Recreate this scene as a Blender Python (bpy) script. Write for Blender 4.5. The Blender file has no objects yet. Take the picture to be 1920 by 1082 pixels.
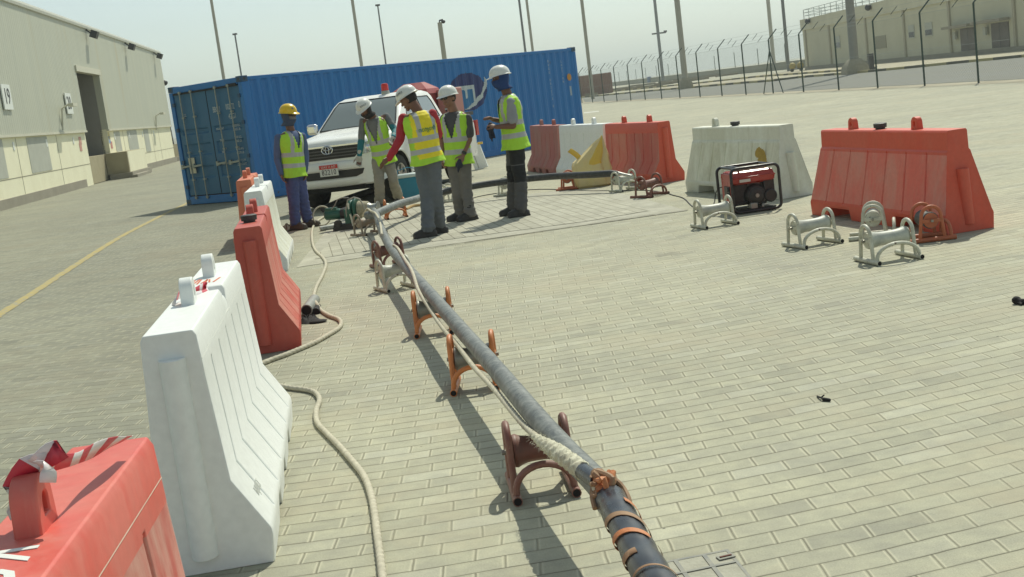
import bpy, math, random
import numpy as np
from mathutils import Vector, Matrix, noise
random.seed(7)
R = math.radians
SC = bpy.context.scene
COL = SC.collection

# ------------------------------------------------------------------ camera
FPX, PITCH, ROLL, HCAM = 2336.2, .1539, .1274, 1.5265
_F = Vector((0, math.cos(PITCH), -math.sin(PITCH)))
_U0 = Vector((0, math.sin(PITCH), math.cos(PITCH)))
_X0 = Vector((1, 0, 0))
_RT = _X0 * math.cos(ROLL) - _U0 * math.sin(ROLL)
_UP = _U0 * math.cos(ROLL) + _X0 * math.sin(ROLL)
cam = bpy.data.cameras.new('camera')
cam.sensor_width = 36
cam.lens = FPX / 1920 * 36
cam.clip_start = .05
cam.clip_end = 6000
camo = bpy.data.objects.new('camera', cam)
COL.objects.link(camo)
camo.matrix_world = Matrix(((_RT.x, _UP.x, -_F.x, 0), (_RT.y, _UP.y, -_F.y, 0), (_RT.z, _UP.z, -_F.z, HCAM), (0, 0, 0, 1)))
SC.camera = camo

# ------------------------------------------------------------------ world, sun, exposure
SX, SY = .31, .68                       # towards the sun per metre of height
SUN_EL = math.atan2(1, math.hypot(SX, SY))
SUN_AZ = math.atan2(SX, SY)
w = bpy.data.worlds.new("World")
SC.world = w
w.use_nodes = True
nt = w.node_tree
sky = nt.nodes.new('ShaderNodeTexSky')
sky.sky_type = 'NISHITA'
sky.sun_disc = False
sky.sun_elevation = SUN_EL
sky.sun_rotation = SUN_AZ
sky.air_density = 1.0
sky.dust_density = 0.9
sky.ozone_density = 1.0
sky.altitude = 0
hs = nt.nodes.new('ShaderNodeHueSaturation')
hs.inputs['Saturation'].default_value = .50
nt.links.new(sky.outputs[0], hs.inputs['Color'])
bg = nt.nodes['Background']
tint = nt.nodes.new('ShaderNodeMix')          # hazy coastal air, slightly green
tint.data_type = 'RGBA'
tint.blend_type = 'MULTIPLY'
tint.inputs[0].default_value = 1
tint.inputs[7].default_value = (1.0, 1.10, 1.045, 1)
nt.links.new(hs.outputs[0], tint.inputs[6])
nt.links.new(tint.outputs[2], bg.inputs[0])
bg.inputs[1].default_value = .100
sl = bpy.data.lights.new('sun', 'SUN')
sl.energy = 3.4
sl.angle = R(.55)
sl.color = (1, .975, .82)
so = bpy.data.objects.new('sun', sl)
COL.objects.link(so)
so.rotation_euler = Vector((SX, SY, 1)).to_track_quat('Z', 'Y').to_euler()
SC.view_settings.view_transform = 'Standard'
SC.view_settings.look = 'None'
SC.view_settings.exposure = 0.15
SC.view_settings.gamma = 1
SC.view_settings.use_curve_mapping = False


def ray(px, py):
    return _RT * ((px - 960) / FPX) + _UP * (-(py - 541) / FPX) + _F


def G(px, py, z=0.0):
    d = ray(px, py)
    t = (z - HCAM) / d.z
    return Vector((d.x * t, d.y * t, z))


def V(px, py, y):
    d = ray(px, py)
    t = y / d.y
    return Vector((d.x * t, y, HCAM + d.z * t))


def hit(px, py, p0, dr):
    """ray against the vertical plane through p0 along dr; returns (s along, z)"""
    d = ray(px, py)
    dx, dy = dr[0], dr[1]
    det = d.x * dy - d.y * dx
    t = (p0[0] * dy - p0[1] * dx) / det
    x, y = d.x * t, d.y * t
    s = (x - p0[0]) * dx + (y - p0[1]) * dy
    return s, HCAM + d.z * t


# ------------------------------------------------------------------ materials
def nodes(m):
    m.use_nodes = True
    return m.node_tree, m.node_tree.nodes['Principled BSDF']


def N(t, typ, **kw):
    n = t.nodes.new(typ)
    for k, v in kw.items():
        if k.startswith('i_'):
            n.inputs[k[2:].replace('_', ' ')].default_value = v
        else:
            setattr(n, k, v)
    return n


def ramp(t, fac, stops):
    r = t.nodes.new('ShaderNodeValToRGB')
    el = r.color_ramp.elements
    while len(el) < len(stops):
        el.new(.5)
    for e, (p, c) in zip(el, stops):
        e.position = p
        e.color = (*c, 1) if len(c) == 3 else c
    t.links.new(fac, r.inputs[0])
    return r.outputs[0]


def mixc(t, fac, a, b, typ='MIX'):
    m = t.nodes.new('ShaderNodeMix')
    m.data_type = 'RGBA'
    m.blend_type = typ
    for s, v in ((0, fac), (6, a), (7, b)):
        if hasattr(v, 'is_linked') or hasattr(v, 'links'):
            t.links.new(v, m.inputs[s])
        else:
            m.inputs[s].default_value = v if s == 0 else ((*v, 1) if len(v) == 3 else v)
    return m.outputs[2]


def mth(t, op, a, b=None, c=None):
    m = t.nodes.new('ShaderNodeMath')
    m.operation = op
    for i, v in enumerate((a, b, c)):
        if v is None:
            continue
        if hasattr(v, 'links'):
            t.links.new(v, m.inputs[i])
        else:
            m.inputs[i].default_value = v
    return m.outputs[0]


_mc = {}


def mat(name, col, rough=.6, metal=0., dirt=None, amt=.35, scale=6., bump=0., bscale=60., spots=None, spec=.5, stretch=None, sss=0):
    """paint or cloth with worn, dusty variation laid out in object space"""
    if name in _mc:
        return _mc[name]
    m = bpy.data.materials.new(name)
    t, p = nodes(m)
    tc = N(t, 'ShaderNodeTexCoord').outputs['Object']
    if stretch:
        mp = N(t, 'ShaderNodeMapping')
        mp.inputs['Scale'].default_value = stretch
        t.links.new(tc, mp.inputs[0])
        tc = mp.outputs[0]
    n1 = N(t, 'ShaderNodeTexNoise', i_Scale=scale, i_Detail=7., i_Roughness=.65)
    t.links.new(tc, n1.inputs['Vector'])
    d = dirt or tuple(c * .7 for c in col)
    f = ramp(t, n1.outputs[0], [(.38, (0, 0, 0)), (.68, (1, 1, 1))])
    c = mixc(t, mth(t, 'MULTIPLY', f, amt), col, d)
    if spots:
        n2 = N(t, 'ShaderNodeTexNoise', i_Scale=spots[1], i_Detail=5., i_Roughness=.7)
        t.links.new(tc, n2.inputs['Vector'])
        g = ramp(t, n2.outputs[0], [(spots[2], (0, 0, 0)), (spots[2] + .03, (1, 1, 1))])
        c = mixc(t, g, c, spots[0])
    t.links.new(c, p.inputs['Base Color'])
    p.inputs['Roughness'].default_value = rough
    r = mth(t, 'MULTIPLY_ADD', f, .15, rough - .05)
    t.links.new(r, p.inputs['Roughness'])
    p.inputs['Metallic'].default_value = metal
    p.inputs['Specular IOR Level'].default_value = spec
    if bump:
        n3 = N(t, 'ShaderNodeTexNoise', i_Scale=bscale, i_Detail=4.)
        t.links.new(tc, n3.inputs['Vector'])
        b = N(t, 'ShaderNodeBump', i_Strength=bump, i_Distance=.01)
        t.links.new(n3.outputs[0], b.inputs['Height'])
        t.links.new(b.outputs[0], p.inputs['Normal'])
    _mc[name] = m
    return m


def plain(name, col, rough=.5, metal=0., emit=None):
    if name in _mc:
        return _mc[name]
    m = bpy.data.materials.new(name)
    t, p = nodes(m)
    p.inputs['Base Color'].default_value = (*col, 1)
    p.inputs['Roughness'].default_value = rough
    p.inputs['Metallic'].default_value = metal
    _mc[name] = m
    return m


# ------------------------------------------------------------------ mesh building
class MB:
    def __init__(s):
        s.v, s.f, s.m = [], [], []

    def add(s, vs, fs, mi=0):
        o = len(s.v)
        s.v += [tuple(v) for v in vs]
        s.f += [tuple(i + o for i in f) for f in fs]
        s.m += [mi] * len(fs)
        return s

    def box(s, c, d, rot=None, mi=0):
        vs = [Vector((x * d[0] / 2, y * d[1] / 2, z * d[2] / 2)) for x in (-1, 1) for y in (-1, 1) for z in (-1, 1)]
        if rot is not None:
            vs = [rot @ v for v in vs]
        c = Vector(c)
        return s.add([v + c for v in vs], [(0, 1, 3, 2), (4, 6, 7, 5), (0, 4, 5, 1), (2, 3, 7, 6), (0, 2, 6, 4), (1, 5, 7, 3)], mi)

    def bar(s, a, b, w, h, mi=0, up=(0, 0, 1)):
        a, b = Vector(a), Vector(b)
        d = (b - a)
        L = d.length
        d.normalize()
        upv = Vector(up)
        if abs(d.dot(upv)) > .99:
            upv = Vector((0, 1, 0))
        x = d.cross(upv).normalized()
        z = x.cross(d)
        M = Matrix((x, d, z)).transposed()
        return s.box((a + b) / 2, (w, L, h), M, mi)

    def rings(s, rs, close=True, cap=True, mi=0, capmi=None):
        n = len(rs[0])
        vs = [p for r in rs for p in r]
        fs = []
        for i in range(len(rs) - 1):
            for j in range(n if close else n - 1):
                k = (j + 1) % n
                fs.append((i * n + j, i * n + k, (i + 1) * n + k, (i + 1) * n + j))
        s.add(vs, fs, mi)
        if cap:
            o = len(s.v) - len(vs)
            s.f.append(tuple(o + j for j in reversed(range(n))))
            s.f.append(tuple(o + (len(rs) - 1) * n + j for j in range(n)))
            s.m += [mi if capmi is None else capmi] * 2
        return s

    def tube(s, pts, r, n=10, mi=0, cap=True, loop=False, tw=None):
        pts = [Vector(p) for p in pts]
        m = len(pts)
        rr = r if hasattr(r, '__len__') else [r] * m
        t0 = (pts[1] - pts[0]).normalized()
        ref = Vector((0, 0, 1)) if abs(t0.z) < .9 else Vector((1, 0, 0))
        x = t0.cross(ref).normalized()
        rs = []
        for i in range(m):
            if loop:
                t = (pts[(i + 1) % m] - pts[i - 1]).normalized()
            else:
                t = (pts[min(i + 1, m - 1)] - pts[max(i - 1, 0)]).normalized()
            x = (x - t * x.dot(t)).normalized()
            y = t.cross(x)
            ring = []
            for j in range(n):
                a = 2 * math.pi * j / n
                q = rr[i] * (tw(i, a) if tw else 1)
                ring.append(pts[i] + x * math.cos(a) * q + y * math.sin(a) * q)
            rs.append(ring)
        if loop:
            rs.append(rs[0])
            return s.rings(rs, cap=False, mi=mi)
        return s.rings(rs, cap=cap, mi=mi)

    def cyl(s, a, b, r, r2=None, n=16, mi=0):
        return s.tube([a, b], [r, r if r2 is None else r2], n, mi)

    def lathe(s, o, ax, prof, n=20, mi=0, cap=True):
        """prof: (distance along axis, radius)"""
        o, ax = Vector(o), Vector(ax).normalized()
        ref = Vector((0, 0, 1)) if abs(ax.z) < .9 else Vector((1, 0, 0))
        x = ax.cross(ref).normalized()
        y = ax.cross(x)
        rs = [[o + ax * d + (x * math.cos(2 * math.pi * j / n) + y * math.sin(2 * math.pi * j / n)) * max(r, 1e-4) for j in range(n)] for d, r in prof]
        return s.rings(rs, cap=cap, mi=mi)

    def ell(s, c, r, M=None, n=16, mi=0):
        c = Vector(c)
        rs = []
        k = n // 2 + 1
        for i in range(k):
            a = -math.pi / 2 + math.pi * i / (k - 1)
            ca = max(math.cos(a), .02)
            ring = []
            for j in range(n):
                b = 2 * math.pi * j / n
                p = Vector((r[0] * ca * math.cos(b), r[1] * ca * math.sin(b), r[2] * math.sin(a)))
                ring.append((M @ p if M else p) + c)
            rs.append(ring)
        return s.rings(rs, mi=mi)

    def tcap(s, a, b, ra, rb, n=14, flat=1., side=None):
        """tapered limb with round ends"""
        a, b = Vector(a), Vector(b)
        d = (b - a).normalized()
        ref = Vector(side) if side is not None else (Vector((0, 0, 1)) if abs(d.z) < .9 else Vector((0, 1, 0)))
        x = (ref - d * ref.dot(d)).normalized()
        y = d.cross(x)
        rs = []
        L = (b - a).length
        for k in range(5):
            t = -math.cos(k * math.pi / 8) * ra
            q = math.sin(k * math.pi / 8) * ra
            rs.append((a + d * t, max(q, ra * .05)))
        for k in range(4, -1, -1):
            t = math.cos(k * math.pi / 8) * rb
            q = math.sin(k * math.pi / 8) * rb
            rs.append((b + d * t, max(q, rb * .05)))
        return s.rings([[p + x * math.cos(2 * math.pi * j / n) * q + y * math.sin(2 * math.pi * j / n) * q * flat for j in range(n)] for p, q in rs])

    def prism(s, poly, a, b, mi=0):
        """poly of Vectors swept from offset a to offset b"""
        a, b = Vector(a), Vector(b)
        return s.rings([[Vector(p) + a for p in poly], [Vector(p) + b for p in poly]], mi=mi)

    def xf(s, M):
        s.v = [tuple(M @ Vector(v)) for v in s.v]
        return s

    def build(s, name, mats, parent=None, smooth=40, bevel=0, sub=0, local=None):
        me = bpy.data.meshes.new(name)
        me.from_pydata(s.v, [], s.f)
        if not isinstance(mats, (list, tuple)):
            mats = [mats]
        for m in mats:
            me.materials.append(m)
        me.polygons.foreach_set('material_index', s.m)
        bmfix(me)
        o = bpy.data.objects.new(name, me)
        COL.objects.link(o)
        if parent is not None:
            o.parent = parent
        if smooth:
            me.polygons.foreach_set('use_smooth', [True] * len(me.polygons))
            me.set_sharp_from_angle(angle=R(smooth))
        if bevel:
            b = o.modifiers.new('bevel', 'BEVEL')
            b.width = bevel
            b.segments = 2
            b.limit_method = 'ANGLE'
            b.angle_limit = R(40)
            b.harden_normals = False
        if sub:
            q = o.modifiers.new('sub', 'SUBSURF')
            q.levels = q.render_levels = sub
        return o


import bmesh


def bmfix(me):
    bm = bmesh.new()
    bm.from_mesh(me)
    bmesh.ops.recalc_face_normals(bm, faces=bm.faces)
    bm.to_mesh(me)
    bm.free()


def solidify(mb, voxel, smooth=4, disp=None, name='tmp'):
    """join overlapping volumes into one continuous surface; returns a mesh builder"""
    o = mb.build(name, [plain('tmp', (1, 1, 1))], smooth=0)
    r = o.modifiers.new('r', 'REMESH')
    r.mode = 'VOXEL'
    r.voxel_size = voxel
    if smooth:
        q = o.modifiers.new('s', 'SMOOTH')
        q.factor = .5
        q.iterations = smooth
    dg = bpy.context.evaluated_depsgraph_get()
    dg.update()
    me = bpy.data.meshes.new_from_object(o.evaluated_get(dg))
    out = MB()
    nrm = [v.normal.copy() for v in me.vertices]
    vs = [v.co.copy() for v in me.vertices]
    if disp:
        vs = [v + n * disp(v) for v, n in zip(vs, nrm)]
    out.add(vs, [tuple(p.vertices) for p in me.polygons])
    old = o.data
    bpy.data.objects.remove(o)
    bpy.data.meshes.remove(old)
    bpy.data.meshes.remove(me)
    return out


def tag(o, label=None, cat=None, group=None, kind=None):
    if label:
        o['label'] = label
    if cat:
        o['category'] = cat
    if group:
        o['group'] = group
    if kind:
        o['kind'] = kind
    return o


def thing(name, loc, label, cat, group=None, rz=0):
    o = bpy.data.objects.new(name, None)
    o.empty_display_size = .1
    COL.objects.link(o)
    o.location = loc
    o.rotation_euler = (0, 0, rz)
    return tag(o, label, cat, group)


def copy_tree(o, parent=None):
    c = o.copy()
    COL.objects.link(c)
    c.parent = parent
    for ch in list(o.children):
        copy_tree(ch, c)
    return c


def text_mb(body, size, depth=.001, sx=1., spacing=1.):
    """lettering as a mesh, in the XY plane, centred"""
    cu = bpy.data.curves.new('t', 'FONT')
    cu.body = body
    cu.size = size
    cu.extrude = depth
    cu.align_x = 'CENTER'
    cu.align_y = 'CENTER'
    cu.space_character = spacing
    cu.resolution_u = 3
    o = bpy.data.objects.new('t', cu)
    COL.objects.link(o)
    dg = bpy.context.evaluated_depsgraph_get()
    dg.update()
    me = bpy.data.meshes.new_from_object(o.evaluated_get(dg))
    b = MB()
    b.add([(v.co.x * sx, v.co.y, v.co.z) for v in me.vertices], [tuple(p.vertices) for p in me.polygons])
    bpy.data.objects.remove(o)
    bpy.data.meshes.remove(me)
    bpy.data.curves.remove(cu)
    return b


def frame(o, x, y, z):
    """matrix with columns x, y, z at o"""
    x, y, z, o = Vector(x), Vector(y), Vector(z), Vector(o)
    return Matrix(((x.x, y.x, z.x, o.x), (x.y, y.y, z.y, o.y), (x.z, y.z, z.z, o.z), (0, 0, 0, 1)))


def smooth_path(pts, step=.05):
    """Catmull-Rom through the points, evenly stepped"""
    p = [Vector(q) for q in pts]
    p = [p[0] * 2 - p[1]] + p + [p[-1] * 2 - p[-2]]
    out = []
    for i in range(1, len(p) - 2):
        L = (p[i + 1] - p[i]).length
        n = max(2, int(L / step))
        for k in range(n):
            t = k / n
            out.append(.5 * ((2 * p[i]) + (p[i + 1] - p[i - 1]) * t + (2 * p[i - 1] - 5 * p[i] + 4 * p[i + 1] - p[i + 2]) * t * t
                             + (3 * p[i] - p[i - 1] - 3 * p[i + 1] + p[i + 2]) * t ** 3))
    out.append(p[-2])
    return out


# ================================================================== SETTING: ground
def paver_material():
    m = bpy.data.materials.new('grey concrete pavers')
    t, p = nodes(m)
    pos = N(t, 'ShaderNodeNewGeometry').outputs['Position']
    sp = N(t, 'ShaderNodeSeparateXYZ')
    t.links.new(pos, sp.inputs[0])
    x, y = sp.outputs[0], sp.outputs[1]
    xc = mth(t, 'MINIMUM', mth(t, 'MAXIMUM', x, -2.0), 1.6)
    sl = mth(t, 'MULTIPLY_ADD', xc, .11, .125)
    g0 = mth(t, 'MULTIPLY', xc, mth(t, 'MULTIPLY_ADD', xc, .055, .125))
    g = mth(t, 'MULTIPLY_ADD', mth(t, 'SUBTRACT', x, xc), sl, g0)
    v = mth(t, 'SUBTRACT', y, g)
    wob = N(t, 'ShaderNodeTexNoise', i_Scale=2.2, i_Detail=3.)
    t.links.new(pos, wob.inputs['Vector'])
    v = mth(t, 'ADD', v, mth(t, 'MULTIPLY_ADD', wob.outputs[0], .030, -.015))
    u = mth(t, 'ADD', x, mth(t, 'MULTIPLY_ADD', wob.outputs[0], -.026, .013))
    BW, RH = .214, .112
    rv = mth(t, 'DIVIDE', v, RH)
    row = mth(t, 'FLOOR', rv)
    fv = mth(t, 'SUBTRACT', rv, row)
    wr_ = N(t, 'ShaderNodeTexWhiteNoise', noise_dimensions='1D')
    t.links.new(row, wr_.inputs['W'])
    half = mth(t, 'MULTIPLY', mth(t, 'FLOORED_MODULO', row, 2.), .5)
    uu = mth(t, 'ADD', mth(t, 'DIVIDE', u, BW), mth(t, 'ADD', half, mth(t, 'MULTIPLY', wr_.outputs['Value'], .22)))
    cell = mth(t, 'FLOOR', uu)
    fu = mth(t, 'SUBTRACT', uu, cell)
    du = mth(t, 'MULTIPLY', mth(t, 'MINIMUM', fu, mth(t, 'SUBTRACT', 1., fu)), BW)
    dv = mth(t, 'MULTIPLY', mth(t, 'MINIMUM', fv, mth(t, 'SUBTRACT', 1., fv)), RH)
    cb = N(t, 'ShaderNodeCombineXYZ')
    t.links.new(cell, cb.inputs[0])
    t.links.new(row, cb.inputs[1])
    wn_ = N(t, 'ShaderNodeTexWhiteNoise', noise_dimensions='2D')
    t.links.new(cb.outputs[0], wn_.inputs['Vector'])
    rnd = wn_.outputs['Value']
    tone = ramp(t, rnd, [(0., (.300, .296, .234)), (.06, (.330, .325, .254)), (.2, (.350, .345, .268)), (.75, (.368, .363, .282)), (.93, (.380, .375, .296)), (1., (.402, .40, .325))])
    n1 = N(t, 'ShaderNodeTexNoise', i_Scale=.33, i_Detail=6., i_Roughness=.6)
    t.links.new(pos, n1.inputs['Vector'])
    n2 = N(t, 'ShaderNodeTexNoise', i_Scale=9., i_Detail=8., i_Roughness=.7)
    t.links.new(pos, n2.inputs['Vector'])
    n3 = N(t, 'ShaderNodeTexNoise', i_Scale=180., i_Detail=3.)
    t.links.new(pos, n3.inputs['Vector'])
    c = mixc(t, 1., tone, ramp(t, n1.outputs[0], [(.3, (.84, .85, .86)), (.7, (1.1, 1.1, 1.07))]), 'MULTIPLY')
    c = mixc(t, 1., c, ramp(t, n2.outputs[0], [(.3, (.84, .84, .85)), (.62, (1.07, 1.07, 1.03))]), 'MULTIPLY')
    c = mixc(t, .5, c, ramp(t, n3.outputs[0], [(.3, (.72, .72, .72)), (.65, (1.18, 1.18, 1.18))]), 'MULTIPLY')
    # stretched tyre-and-dust streaks
    mp = N(t, 'ShaderNodeMapping')
    mp.inputs['Rotation'].default_value = (0, 0, R(12))
    mp.inputs['Scale'].default_value = (.12, 1.6, 1)
    t.links.new(pos, mp.inputs[0])
    n4 = N(t, 'ShaderNodeTexNoise', i_Scale=1.2, i_Detail=7., i_Roughness=.7)
    t.links.new(mp.outputs[0], n4.inputs['Vector'])
    c = mixc(t, ramp(t, n4.outputs[0], [(.4, (0, 0, 0)), (.72, (1, 1, 1))]), c, mixc(t, 1., c, (1.15, 1.14, 1.10), 'MULTIPLY'))
    n4b = N(t, 'ShaderNodeTexNoise', i_Scale=1.9, i_Detail=7., i_Roughness=.75)
    t.links.new(mp.outputs[0], n4b.inputs['Vector'])
    c = mixc(t, mth(t, 'MULTIPLY', ramp(t, n4b.outputs[0], [(.53, (0, 0, 0)), (.66, (1, 1, 1))]), .30), c, mixc(t, 1., c, (.74, .75, .76), 'MULTIPLY'))
    # brownish dirt and drifted sand patches
    n5 = N(t, 'ShaderNodeTexNoise', i_Scale=.8, i_Detail=9., i_Roughness=.72)
    t.links.new(pos, n5.inputs['Vector'])
    c = mixc(t, mth(t, 'MULTIPLY', ramp(t, n5.outputs[0], [(.50, (0, 0, 0)), (.64, (1, 1, 1))]), .5), c, (.375, .335, .235))
    c = mixc(t, mth(t, 'MULTIPLY', ramp(t, n5.outputs[0], [(.34, (1, 1, 1)), (.46, (0, 0, 0))]), .45), c, (.27, .265, .22))
    # trafficked lane to the left is greyer, with white scuffs
    lane = ramp(t, mth(t, 'MULTIPLY_ADD', mth(t, 'ADD', x, mth(t, 'MULTIPLY', y, .11)), -.28, mth(t, 'MULTIPLY_ADD', n1.outputs[0], .5, -.32)), [(.0, (0, 0, 0)), (.35, (1, 1, 1))])
    c = mixc(t, mth(t, 'MULTIPLY', lane, .9), c, mixc(t, 1., c, (.63, .645, .665), 'MULTIPLY'))
    n6 = N(t, 'ShaderNodeTexNoise', i_Scale=7., i_Detail=6., i_Roughness=.7)
    mp2 = N(t, 'ShaderNodeMapping')
    mp2.inputs['Scale'].default_value = (.35, 1.6, 1)
    t.links.new(pos, mp2.inputs[0])
    t.links.new(mp2.outputs[0], n6.inputs['Vector'])
    c = mixc(t, mth(t, 'MULTIPLY', mth(t, 'MULTIPLY', ramp(t, n6.outputs[0], [(.62, (0, 0, 0)), (.70, (1, 1, 1))]), lane), .5), c, (.50, .50, .43))
    gain = mixc(t, 1., c, (1.085, 1.070, 1.06), 'MULTIPLY')
    c = gain
    vis = ramp(t, n5.outputs[0], [(.36, (1, 1, 1)), (.50, (.75, .75, .75)), (.60, (.30, .30, .30))])
    # long joints: thin dark lines, uneven; short joints: pale sand bands with a dark core
    nj = N(t, 'ShaderNodeTexNoise', i_Scale=4., i_Detail=4.)
    t.links.new(pos, nj.inputs['Vector'])
    open_ = ramp(t, nj.outputs[0], [(.40, (.15, .15, .15)), (.62, (1, 1, 1))])
    lv = ramp(t, dv, [(.0018, (1, 1, 1)), (.0040, (0, 0, 0))])
    ch = ramp(t, dv, [(.003, (1, 1, 1)), (.013, (0, 0, 0))])
    c = mixc(t, mth(t, 'MULTIPLY', mth(t, 'MULTIPLY', ch, vis), .45), c, (.22, .205, .145))  # dark band beside long joints, shade between blocks put into the colour
    pale = mth(t, 'MULTIPLY', ramp(t, du, [(.0035, (0, 0, 0)), (.0055, (1, 1, 1)), (.0095, (1, 1, 1)), (.0125, (0, 0, 0))]), mth(t, 'MULTIPLY', vis, .72))
    c = mixc(t, pale, c, (.58, .55, .40))
    core = ramp(t, du, [(.0022, (1, 1, 1)), (.004, (0, 0, 0))])
    c = mixc(t, mth(t, 'MULTIPLY', mth(t, 'MULTIPLY', core, vis), .75), c, (.17, .155, .10))
    c = mixc(t, mth(t, 'MULTIPLY', mth(t, 'MULTIPLY', lv, open_), .85), c, (.085, .078, .05))
    # black scraps, oil dots
    vo = N(t, 'ShaderNodeTexVoronoi', i_Scale=2.7)
    t.links.new(pos, vo.inputs['Vector'])
    dots = ramp(t, vo.outputs['Distance'], [(.018, (1, 1, 1)), (.024, (0, 0, 0))])
    c = mixc(t, mth(t, 'MULTIPLY', dots, .8), c, (.04, .035, .03))
    vo2 = N(t, 'ShaderNodeTexVoronoi', i_Scale=.55)
    t.links.new(pos, vo2.inputs['Vector'])
    dd = mth(t, 'ADD', vo2.outputs['Distance'], mth(t, 'MULTIPLY_ADD', n2.outputs[0], .16, -.08))
    c = mixc(t, mth(t, 'MULTIPLY', ramp(t, dd, [(.045, (1, 1, 1)), (.09, (0, 0, 0))]), .32), c, (.13, .125, .10))
    t.links.new(c, p.inputs['Base Color'])
    p.inputs['Roughness'].default_value = .82
    p.inputs['Specular IOR Level'].default_value = .35
    edge = mth(t, 'MINIMUM', mth(t, 'MULTIPLY', mth(t, 'MINIMUM', du, dv), 160.), 1.)
    h = mth(t, 'ADD', edge, mth(t, 'MULTIPLY', n3.outputs[0], .18))
    h = mth(t, 'ADD', h, mth(t, 'MULTIPLY', rnd, .35))
    # each block sits a little tilted
    tilt = mth(t, 'MULTIPLY', mth(t, 'SUBTRACT', fv, .5), mth(t, 'MULTIPLY_ADD', wn_.outputs['Color'], 2.4, -1.2))
    h = mth(t, 'ADD', h, tilt)
    bp = N(t, 'ShaderNodeBump', i_Strength=.75, i_Distance=.005)
    t.links.new(h, bp.inputs['Height'])
    t.links.new(bp.outputs[0], p.inputs['Normal'])
    return m


M_PAVE = paver_material()
b = MB()
ys = [-6, 0, 3, 6, 9, 12, 16, 20, 26, 34, 44, 60, 90, 140, 250, 500, 1200, 4000]
xs = [-3000, -600, -150, -60, -30, -15, -8, -4, -2, 0, 2, 4, 8, 15, 30, 60, 150, 600, 3000]
vs = [(x, y, 0) for y in ys for x in xs]
fs = [(i * len(xs) + j, i * len(xs) + j + 1, (i + 1) * len(xs) + j + 1, (i + 1) * len(xs) + j) for i in range(len(ys) - 1) for j in range(len(xs) - 1)]
b.add(vs, fs)
tag(b.build('ground', M_PAVE, smooth=0), kind='structure')


def sheet(name, poly, z, m):
    bb = MB()
    bb.add([(p[0], p[1], z) for p in poly], [tuple(range(len(poly)))])
    return tag(bb.build(name, m, smooth=0), kind='structure')


# concrete collar and re-laid pavers by the work party
def patch_material():
    m = bpy.data.materials.new('re-laid pavers')
    t, p = nodes(m)
    pos = N(t, 'ShaderNodeNewGeometry').outputs['Position']
    mp = N(t, 'ShaderNodeMapping')
    mp.inputs['Rotation'].default_value = (0, 0, R(-9))
    t.links.new(pos, mp.inputs[0])
    bk = N(t, 'ShaderNodeTexBrick', offset=0., i_Scale=1., i_Mortar_Size=.006, i_Mortar_Smooth=.4, i_Brick_Width=.125, i_Row_Height=.25)
    bk.inputs['Color1'].default_value = (.365, .35, .275, 1)
    bk.inputs['Color2'].default_value = (.445, .43, .345, 1)
    bk.inputs['Mortar'].default_value = (.16, .145, .10, 1)
    t.links.new(mp.outputs[0], bk.inputs['Vector'])
    n = N(t, 'ShaderNodeTexNoise', i_Scale=2.5, i_Detail=8., i_Roughness=.7)
    t.links.new(pos, n.inputs['Vector'])
    c = mixc(t, 1., bk.outputs[0], ramp(t, n.outputs[0], [(.3, (.85, .85, .85)), (.65, (1.1, 1.1, 1.08))]), 'MULTIPLY')
    t.links.new(c, p.inputs['Base Color'])
    p.inputs['Roughness'].default_value = .85
    return m


M_CONC = mat('concrete collar', (.43, .415, .33), .85, dirt=(.25, .24, .19), amt=.6, scale=3, bump=.3, bscale=90)
pa, pb, pc, pd = G(556, 502), G(1290, 395), G(1118, 352), G(640, 398)
sheet('concrete_collar', [pa, G(763, 470.5), pb, G(1200, 372), pc, pd], .004, M_CONC)
sheet('paving_patch', [G(590, 487), G(765, 460), G(1100, 416), G(1217, 396), G(1126, 363), G(900, 374), G(660, 404)], .008, patch_material())
# broken crack along the collar edge
random.seed(3)
cr = []
c0, c1 = G(700, 482), G(1290, 395)
n = 70
top, bot = [], []
for i in range(n + 1):
    t_ = i / n
    q = c0.lerp(c1, t_)
    wd = .022 * min(1, t_ * 6) * (.5 + random.random() * .9)
    off = random.uniform(-.012, .012) + .03 * math.sin(t_ * 3)
    top.append((q.x, q.y + wd / 2 + off, .012))
    bot.append((q.x, q.y - wd / 2 + off, .012))
b = MB()
b.add(top + bot, [(i, i + 1, n + 2 + i, n + 1 + i) for i in range(n)])
tag(b.build('pavement_crack', mat('crack dirt', (.07, .06, .035), .95, dirt=(.19, .17, .11), amt=.8, scale=14)), kind='structure')

# yellow lane line
M_YEL = mat('worn yellow road paint', (.46, .35, .09), .75, dirt=(.34, .31, .20), amt=.95, scale=9, spots=((.30, .29, .23), 7, .55))
yl = smooth_path([G(-90, 651), G(0, 590), G(75, 541), G(150, 492), G(225, 445), G(290, 411), G(345, 384), G(362, 374)], .25)
b = MB()
vs, fs = [], []
for i, q in enumerate(yl):
    d = (yl[min(i + 1, len(yl) - 1)] - yl[max(i - 1, 0)]).normalized()
    s_ = Vector((d.y, -d.x, 0))
    wd = .058 + .006 * math.sin(i * 2.3)
    vs += [(q + s_ * wd)[:2] + (.004,), (q - s_ * wd)[:2] + (.004,)]
    if i:
        fs.append((2 * i - 2, 2 * i - 1, 2 * i + 1, 2 * i))
b.add(vs, fs)
tag(b.build('yellow_line', M_YEL, smooth=0), kind='structure')
# short white road marks seen beyond the right-hand barriers
for pts in ([(1095, 211), (1123, 208), (1123, 209.5), (1095, 212.6)],):
    sheet('white_road_mark', [G(*q) for q in pts], .004, mat('white road paint', (.62, .62, .55), .7, amt=.6))

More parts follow.
